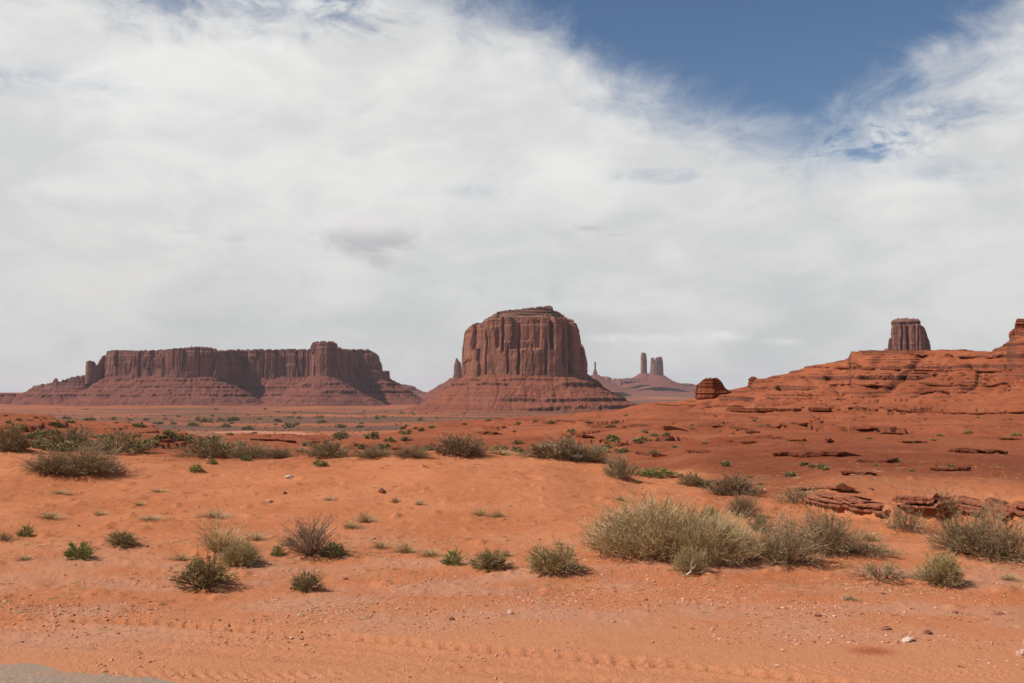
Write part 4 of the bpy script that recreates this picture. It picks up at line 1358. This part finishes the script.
M_green = plant_mat('green_leaves', (0.105, 0.098, 0.032), (0.42, 0.345, 0.135))
M_bright = plant_mat('bright_green_leaves', (0.085, 0.125, 0.028), (0.27, 0.30, 0.085))
M_sage = plant_mat('grey_green_leaves', (0.130, 0.102, 0.044), (0.43, 0.345, 0.160))
M_dark = plant_mat('dark_olive_leaves', (0.115, 0.096, 0.038), (0.37, 0.295, 0.125))
M_straw = plant_mat('straw_stems', (0.29, 0.192, 0.092), (0.60, 0.435, 0.230))
M_twig = plant_mat('grey_brown_twigs', (0.17, 0.105, 0.058), (0.43, 0.30, 0.175))
M_ptwig = plant_mat('purple_brown_twigs', (0.125, 0.072, 0.046), (0.30, 0.19, 0.125))
M_tan = plant_mat('tan_twigs', (0.16, 0.095, 0.055), (0.34, 0.225, 0.13))


def tubes(Pts, rad, tint):
    """Pts (n,k,3), rad (n,k): three sided tapering twigs"""
    n, kk, _ = Pts.shape
    t = np.gradient(Pts, axis=1)
    t /= np.linalg.norm(t, axis=2, keepdims=True) + 1e-9
    ref = np.where(np.abs(t[..., 2:3]) > 0.9, np.array([1.0, 0, 0]), np.array([0, 0, 1.0]))
    a = np.cross(t, ref); a /= np.linalg.norm(a, axis=2, keepdims=True) + 1e-9
    b = np.cross(t, a)
    ring = [Pts + rad[..., None] * (a * math.cos(q) + b * math.sin(q)) for q in (0, 2.094, 4.189)]
    Vv = np.stack(ring, 2)                                   # n,k,3,3
    base = (np.arange(n) * kk * 3)[:, None, None] + (np.arange(kk - 1) * 3)[None, :, None]
    j = np.arange(3)[None, None, :]
    j2 = (j + 1) % 3
    f = np.stack([base + j, base + j2, base + 3 + j2, base + 3 + j], -1).reshape(-1, 4)
    return Vv.reshape(-1, 3), f, np.repeat(tint, kk * 3)


def leaves(Pos, Dir, ln, wd, tint, r):
    """narrow folded leaf blades (two triangles each)"""
    n = len(Pos)
    d = Dir + r.normal(size=(n, 3)) * 0.45
    d /= np.linalg.norm(d, axis=1)[:, None] + 1e-9
    sd = np.cross(d, r.normal(size=(n, 3))); sd /= np.linalg.norm(sd, axis=1)[:, None] + 1e-9
    up = np.cross(sd, d)
    l_ = (ln * r.uniform(0.6, 1.3, n))[:, None]
    w_ = (wd * r.uniform(0.7, 1.2, n))[:, None]
    v = np.stack([Pos, Pos + d * l_ * .5 + sd * w_ + up * w_ * .4, Pos + d * l_, Pos + d * l_ * .5 - sd * w_ + up * w_ * .4], 1)
    i = np.arange(n)[:, None] * 4
    f = np.concatenate([i + np.array([[0, 1, 2]]), i + np.array([[0, 2, 3]])])
    return v.reshape(-1, 3), f, np.repeat(tint, 4)


def make_shrub(seed, n_stem, n_twig, h, leaf_n, leaf_l, leaf_w, m_leaf, m_stem, rad=0.006, upright=0.5, root_spread=0.25, uneven=0.35, k_pts=4):
    """returns child meshes [(name, mesh)] of a bush one unit wide and h tall"""
    r = np.random.default_rng(seed)
    th = r.uniform(0, 2 * math.pi, n_stem)
    zz_ = r.uniform(0.06, 1.0, n_stem)                          # tips spread evenly over a dome that comes down to the ground
    q = np.sqrt(1 - zz_ ** 2 * 0.98)
    lobe = 1 + uneven * pn(np.cos(th) * 1.5 + seed, np.sin(th) * 1.5, zz_ * 2.2) + 0.22 * uneven * r.normal(size=n_stem)
    depth = 1 - 0.35 * r.uniform(0, 1, n_stem) ** 2.0
    lobe = lobe * depth
    tip = np.stack([np.cos(th) * q * 0.5 * lobe, np.sin(th) * q * 0.5 * lobe, np.maximum(zz_ * h * lobe, 0.05)], 1)
    rootp = np.stack([np.cos(th) * q * root_spread * r.uniform(0.2, 1, n_stem), np.sin(th) * q * root_spread * r.uniform(0.2, 1, n_stem), np.full(n_stem, -0.03)], 1)
    t = np.linspace(0, 1, k_pts)[None, :, None]
    bend = tip - rootp
    ctrl = rootp + bend * 0.5 + np.stack([bend[:, 0] * -0.18 * upright, bend[:, 1] * -0.18 * upright, np.abs(bend[:, 2]) * 0.16], 1)
    ctrl += r.normal(size=ctrl.shape) * 0.03
    S_ = (1 - t) ** 2 * rootp[:, None] + 2 * t * (1 - t) * ctrl[:, None] + t * t * tip[:, None]
    S_[:, 1:] += r.normal(size=S_[:, 1:].shape) * 0.010
    tint = r.uniform(0, 1, n_stem)
    allV, allF, allT = [], [], []
    v, f, tt = tubes(S_, rad * np.linspace(1.5, 0.5, k_pts)[None, :] * r.uniform(0.7, 1.3, n_stem)[:, None], tint)
    allV.append(v); allF.append(f); allT.append(tt)
    tips = [S_[:, -1]]; dirs = [S_[:, -1] - S_[:, -2]]
    mids = [S_[:, 2] * 0.5 + S_[:, -1] * 0.5]
    if n_twig:
        par = np.repeat(np.arange(n_stem), n_twig)
        ft = r.uniform(0.15, 0.98, len(par))[:, None]
        st_ = S_[par, 1] * (1 - ft) + S_[par, -1] * ft
        dr = (S_[par, -1] - S_[par, 1]); dl = np.linalg.norm(dr, axis=1)[:, None] + 1e-6
        dr = dr / dl + r.normal(size=dr.shape) * 0.45 + np.array([0, 0, 0.25 * upright])
        dr /= np.linalg.norm(dr, axis=1)[:, None]
        ln = h * r.uniform(0.12, 0.34, len(par))[:, None]
        T3 = np.stack([st_, st_ + dr * ln * .5 + r.normal(size=dr.shape) * .012, st_ + dr * ln + r.normal(size=dr.shape) * .02], 1)
        v, f, tt = tubes(T3, rad * np.array([[0.8, 0.6, 0.35]]) * np.ones((len(par), 1)), r.uniform(0, 1, len(par)))
        allF.append(f + sum(len(x) for x in allV)); allV.append(v); allT.append(tt)
        tips.append(T3[:, -1]); dirs.append(T3[:, -1] - T3[:, 0]); mids.append(T3[:, 1])
    out = [('stems', np.vstack(allV), np.vstack(allF), np.concatenate(allT), m_stem)]
    if leaf_n:
        E1 = np.vstack(tips); D1 = np.vstack(dirs); M1 = np.vstack(mids)
        i = r.integers(0, len(E1), leaf_n)
        ft = r.uniform(-0.35, 1.05, leaf_n)[:, None]
        Pp = M1[i] * (1 - ft) + E1[i] * ft + r.normal(size=(leaf_n, 3)) * 0.008
        Dn = D1[i] / (np.linalg.norm(D1[i], axis=1)[:, None] + 1e-9)
        clump = 0.5 + 0.5 * np.clip(pn(Pp[:, 0] * 5 + seed, Pp[:, 1] * 5, Pp[:, 2] * 5) * 1.6, -1, 1)
        v, f, tt = leaves(Pp, Dn, leaf_l, leaf_w, np.clip(0.55 * clump + 0.45 * r.uniform(0, 1, leaf_n), 0, 1), r)
        out.append(('foliage', v, f, tt, m_leaf))
    allp_ = np.vstack([o_[1] for o_ in out])
    wx = np.percentile(allp_[:, 0], 98.5) - np.percentile(allp_[:, 0], 1.5)
    hz_ = np.percentile(allp_[:, 2], 98.5)
    res = []
    for (nm, v, f, tt, mt) in out:
        v = v / np.array([wx, wx, hz_])                     # one unit wide, one unit tall
        o = mesh_obj(nm, v, f, mt)
        set_attr(o, 'tint', tt, 'FLOAT')
        me = o.data
        bpy.data.objects.remove(o)
        res.append((nm, me))
    return res


KIND = {
    'green':  [make_shrub(100 + q, 110, 5, 0.62, 4000, 0.055, 0.0068, M_green, M_tan, 0.007, 0.6, 0.12) for q in range(3)],
    'bright': [make_shrub(120 + q, 60, 4, 0.72, 2400, 0.085, 0.011, M_bright, M_green, 0.008, 0.7, 0.10) for q in range(2)],
    'straw':  [make_shrub(140 + q, 1000, 4, 0.50, 500, 0.04, 0.004, M_sage, M_straw, 0.0023, 0.9, 0.36, 0.3) for q in range(2)],
    'sage':   [make_shrub(160 + q, 230, 6, 0.66, 2900, 0.034, 0.0052, M_sage, M_twig, 0.0034, 0.4, 0.16, 0.7) for q in range(3)],
    'twiggy': [make_shrub(180 + q, 130, 5, 0.78, 260, 0.05, 0.008, M_green, M_ptwig, 0.005, 0.9, 0.10, 0.4) for q in range(2)],
    'mixed':  [make_shrub(200 + q, 240, 4, 0.55, 2700, 0.05, 0.0058, M_green, M_straw, 0.0055, 0.8, 0.16, 0.3) for q in range(2)],
    'tuft':   [make_shrub(220 + q, 190, 1, 0.6, 0, 0, 0, None, M_straw, 0.0048, 0.6, 0.12, 0.5) for q in range(3)],
    'darkb':  [make_shrub(240 + q, 120, 5, 0.55, 3000, 0.045, 0.0075, M_dark, M_twig, 0.006, 0.5, 0.25, 0.45) for q in range(3)],
    'tanb':   [make_shrub(260 + q, 220, 5, 0.55, 700, 0.05, 0.010, M_dark, M_tan, 0.006, 0.6, 0.25, 0.35) for q in range(2)],
    'sparse': [make_shrub(280 + q, 90, 5, 0.5, 500, 0.05, 0.008, M_sage, M_twig, 0.005, 0.4, 0.3, 0.5) for q in range(2)],
}
# light bushes for the distance: one mesh each
def merge_kind(seed, mt, n_leaf=520, hh=0.55, ll=0.15, lw=0.045):
    a = make_shrub(seed, 40, 3, hh, n_leaf, ll, lw, mt, M_twig, 0.014, 0.5, 0.25, 0.4)
    return a


FAR = {
    'fgreen': [merge_kind(300 + q, M_green) for q in range(3)],
    'fdark': [merge_kind(320 + q, M_dark) for q in range(3)],
    'fsage': [merge_kind(340 + q, M_sage) for q in range(2)],
}


def shrub(kind, px, py, wpx, hpx, label, group=None, name=None, cat='bush', h=None, lean=0.0):
    h = h or hit(px, py)
    if h is None:
        return None
    m = h[3] / F
    src = random.choice((KIND if kind in KIND else FAR)[kind])
    root = empty(name or {'tuft': 'dry_grass_tuft', 'straw': 'straw_bush', 'sage': 'sagebrush'}.get(kind, 'desert_shrub'), (h[0], h[1], h[2] - 0.01 * wpx * m), random.uniform(0, 6.28))
    sx = wpx * m
    root.scale = (sx, sx, hpx * m * 0.97)
    root.rotation_euler[0] = lean
    tag(root, label, cat, group)
    for nm, me in src:
        o = bpy.data.objects.new(nm, me)
        C.objects.link(o)
        o.parent = root
    return root


for (kd, a, b, ww, hh_, lab) in FG:
    cat_ = 'dry grass' if kd == 'tuft' else ('plant' if ' plant' in lab else 'bush')
    d0 = hit(a, b)
    up_ = 0.30 * ww * EYE / d0[3] if d0 and d0[3] < 30 else 0.0       # the foot of a wide bush lies behind its front edge
    shrub(kd, a, b - up_, ww, hh_ * (0.80 if 'crest' in lab or 'dune' in lab else 0.87), lab, cat=cat_)

# bleached branch leaning in the small bush
bl, k = new_mat('bleached_wood')
p = k.pos()
k.surf(k.mix(k.noise(p, 30, 4), (0.52, 0.42, 0.32), (0.36, 0.26, 0.19)), 0.8)
h = hit(686, 575)
m = h[3] / F
bp = np.array([[(-4, 0, 0.5), (-1, -.5, 1.2), (2, -1, 3.5), (4.2, -1, 8), (3.6, 0, 13), (5.4, .5, 17.5)], [(-1, -.6, 1.2), (-3.5, -1, 2.0), (-5, -1.5, 4), (-5.6, -1.8, 5.2), (-6.4, -2, 6), (-6.6, -2, 7)],
               [(3.9, -1, 7), (5.5, -1.5, 8.5), (6.6, -2, 9.2), (7.4, -2, 10.6), (7.8, -2, 11.2), (8.4, -2, 12)]], float) * m
v, f, tt = tubes(bp, np.array([[1.0, 1.1, 1.0, .85, .6, .3], [.8, .7, .55, .4, .3, .2], [.6, .5, .45, .35, .25, .15]]) * m, np.zeros(3))
o = mesh_obj('bleached_branch', v, f, bl, loc=(h[0], h[1] - 0.08, h[2]))
tag(o, 'pale bleached dead branch lying against the small bush before the big straw bush', 'branch')

# dry grass tufts and dead litter on the sand
TU = [(50, 518, 26, 7), (215, 517, 30, 8), (150, 520, 22, 5), (365, 522, 24, 12), (352, 528, 20, 8), (420, 505, 12, 6), (480, 515, 16, 8), (497, 517, 18, 8), (395, 502, 12, 5), (60, 494, 18, 4),
      (160, 492, 18, 4), (100, 515, 14, 5), (405, 552, 26, 10), (430, 556, 28, 9), (380, 548, 20, 8), (505, 556, 18, 7), (180, 560, 22, 8), (255, 540, 24, 8), (290, 546, 18, 10), (300, 452, 16, 6),
      (620, 500, 14, 5), (850, 600, 16, 5), (1010, 580, 20, 7), (720, 565, 30, 14), (648, 545, 26, 12), (330, 500, 14, 4), (25, 560, 18, 5), (560, 545, 14, 5), (140, 505, 12, 4), (870, 540, 26, 9)]
for (a, b, ww, hh_) in TU:
    shrub('tuft', a, b, ww, hh_, 'small tuft of pale dry grass on the orange sand', 'pale dry grass tufts on the sand', cat='dry grass')

# bits of dead stalk and twig lying about
NL = 8000
lr = np.concatenate([rng.uniform(9.2, 15, NL // 2), rng.uniform(12, 27, NL - NL // 2)])
la = rng.uniform(-0.48, 0.48, NL)
lx, ly = lr * np.sin(la), lr * np.cos(la)
kl = fbm(lx / 1.3, ly / 1.0, 51.0, 3) + rng.uniform(-0.5, 0.3, NL) > 0.12
lx, ly, lr = lx[kl], ly[kl], lr[kl]
n_ = len(lx)
ll_ = rng.uniform(0.02, 0.09, n_) * (0.7 + lr / 25)
lt = rng.uniform(0, 6.28, n_)
ends = [np.stack([lx + ll_ * q * np.cos(lt + q * 0.5), ly + ll_ * q * np.sin(lt + q * 0.5), np.zeros(n_)], 1) for q in (-0.5, 0.0, 0.5)]
for e_ in ends:
    e_[:, 2] = ground_z(e_[:, 0], e_[:, 1]) + 0.004 + rng.uniform(0, 0.012, n_)
v, f, tt = tubes(np.stack(ends, 1), np.full((n_, 3), 0.0028) * (0.6 + lr / 25)[:, None], rng.uniform(0, 1, n_))
lo = mesh_obj('litter', v, f, M_straw)
set_attr(lo, 'tint', tt, 'FLOAT')
tag(lo, 'bits of dead stalk littering the orange sand', 'litter', kind='stuff')

# scattered scrub on the red flats and slopes
ZN = [
    (60, 0, 640, 409, 424, ('fdark', 'fsage'), (3, 8), 'tiny distant shrub beyond the red flat on the left and middle plain', 'shrubs on the distant plain'),
    (84, 0, 430, 417, 453, ('fdark', 'fdark', 'fsage', 'fgreen'), (7, 20), 'dark desert shrub dotting the red flat behind the left dune', 'shrubs on the left red flat'),
    (36, 430, 680, 421, 456, ('fgreen', 'fdark', 'fsage'), (6, 18), 'green desert shrub dotting the red slope below the great butte', 'shrubs on the middle red slope'),
    (34, 670, 1020, 425, 487, ('fgreen', 'fgreen', 'fdark'), (5, 14), 'small green shrub dotting the red slope below the hill', 'shrubs on the right red slope'),
    (14, 740, 1020, 392, 424, ('fgreen', 'fdark'), (2, 5), 'tiny dark shrub clinging to the face of the red hill', 'shrubs on the red hill'),
]
for (n, x0, x1, y0, y1, kds, (w0, w1), lab, grp) in ZN:
    for (a, b, h) in scatter_px(n, x0, x1, y0, y1):
        k_ = 0.45 + 0.55 * (b - y0) / (y1 - y0)
        ww = random.uniform(w0, w1) * k_
        shrub(random.choice(kds), a, b, ww, ww * random.uniform(0.30, 0.48), lab, grp, h=h)

# distant scrub on the valley floor: too many to count
sv, sf, st_ = make_shrub(400, 6, 0, 0.5, 46, 0.42, 0.16, M_dark, M_dark, 0.02)[1][1], None, None
dv = np.zeros(len(sv.vertices) * 3, np.float32); sv.vertices.foreach_get('co', dv); dv = dv.reshape(-1, 3)
df = np.zeros(len(sv.polygons) * 3, np.int32); sv.loops.foreach_get('vertex_index', df); df = df.reshape(-1, 3)
NS = 6000
r2 = 300 * (2900 / 300) ** rng.uniform(0, 1, NS)
a2 = rng.uniform(-0.46, 0.30, NS)
sx_, sy_ = r2 * np.sin(a2), r2 * np.cos(a2)
ok = (fbm(sx_ / 350, sy_ / 350, 8.0, 3) > -0.25) & ((a2 < P(600)) | (r2 > 900))
sx_, sy_ = sx_[ok], sy_[ok]
szv = rng.uniform(0.6, 1.9, len(sx_)) * (0.5 + r2[ok] / 2200)
an = rng.uniform(0, 6.28, len(sx_))
zx = ground_z(sx_, sy_)
vx = (dv[None, :, 0] * np.cos(an)[:, None] - dv[None, :, 1] * np.sin(an)[:, None]) * szv[:, None] + sx_[:, None]
vy = (dv[None, :, 0] * np.sin(an)[:, None] + dv[None, :, 1] * np.cos(an)[:, None]) * szv[:, None] + sy_[:, None]
vz = dv[None, :, 2] * szv[:, None] + zx[:, None] - 0.1
so = mesh_obj('scrub', np.stack([vx, vy, vz], -1).reshape(-1, 3), (df[None] + (np.arange(len(sx_)) * len(dv))[:, None, None]).reshape(-1, 3), M_dark)
set_attr(so, 'tint', np.repeat(rng.uniform(0, 1, len(sx_)), len(dv)), 'FLOAT')
tag(so, 'dark scrub speckling the distant valley floor', 'scrub', kind='stuff')

# ------------------------------------------------------------------ haze: even thin air
zmin = float(TERR.min())
hb = 43500.0
z0, z1 = zmin - 1.0, 330.0
bv = [(sx * hb, sy * hb, z) for z in (z0, z1) for sx, sy in ((-1, -1), (1, -1), (1, 1), (-1, 1))]
bf = [(3, 2, 1, 0), (4, 5, 6, 7), (0, 1, 5, 4), (1, 2, 6, 5), (2, 3, 7, 6), (3, 0, 4, 7)]
hm = bpy.data.materials.new('haze')
hm.use_nodes = True
hn = NT(hm.node_tree)
pv_ = hn.n('ShaderNodeVolumePrincipled')
pv_.inputs['Color'].default_value = (0.80, 0.88, 0.97, 1)
pv_.inputs['Density'].default_value = 0.000017
ho = hn.n('ShaderNodeOutputMaterial')
hn.put(ho.inputs['Volume'], pv_.outputs[0])
hz = mesh_obj('haze', bv, np.array(bf), hm)
tag(hz, 'thin pale haze over the whole valley', 'haze', kind='stuff')
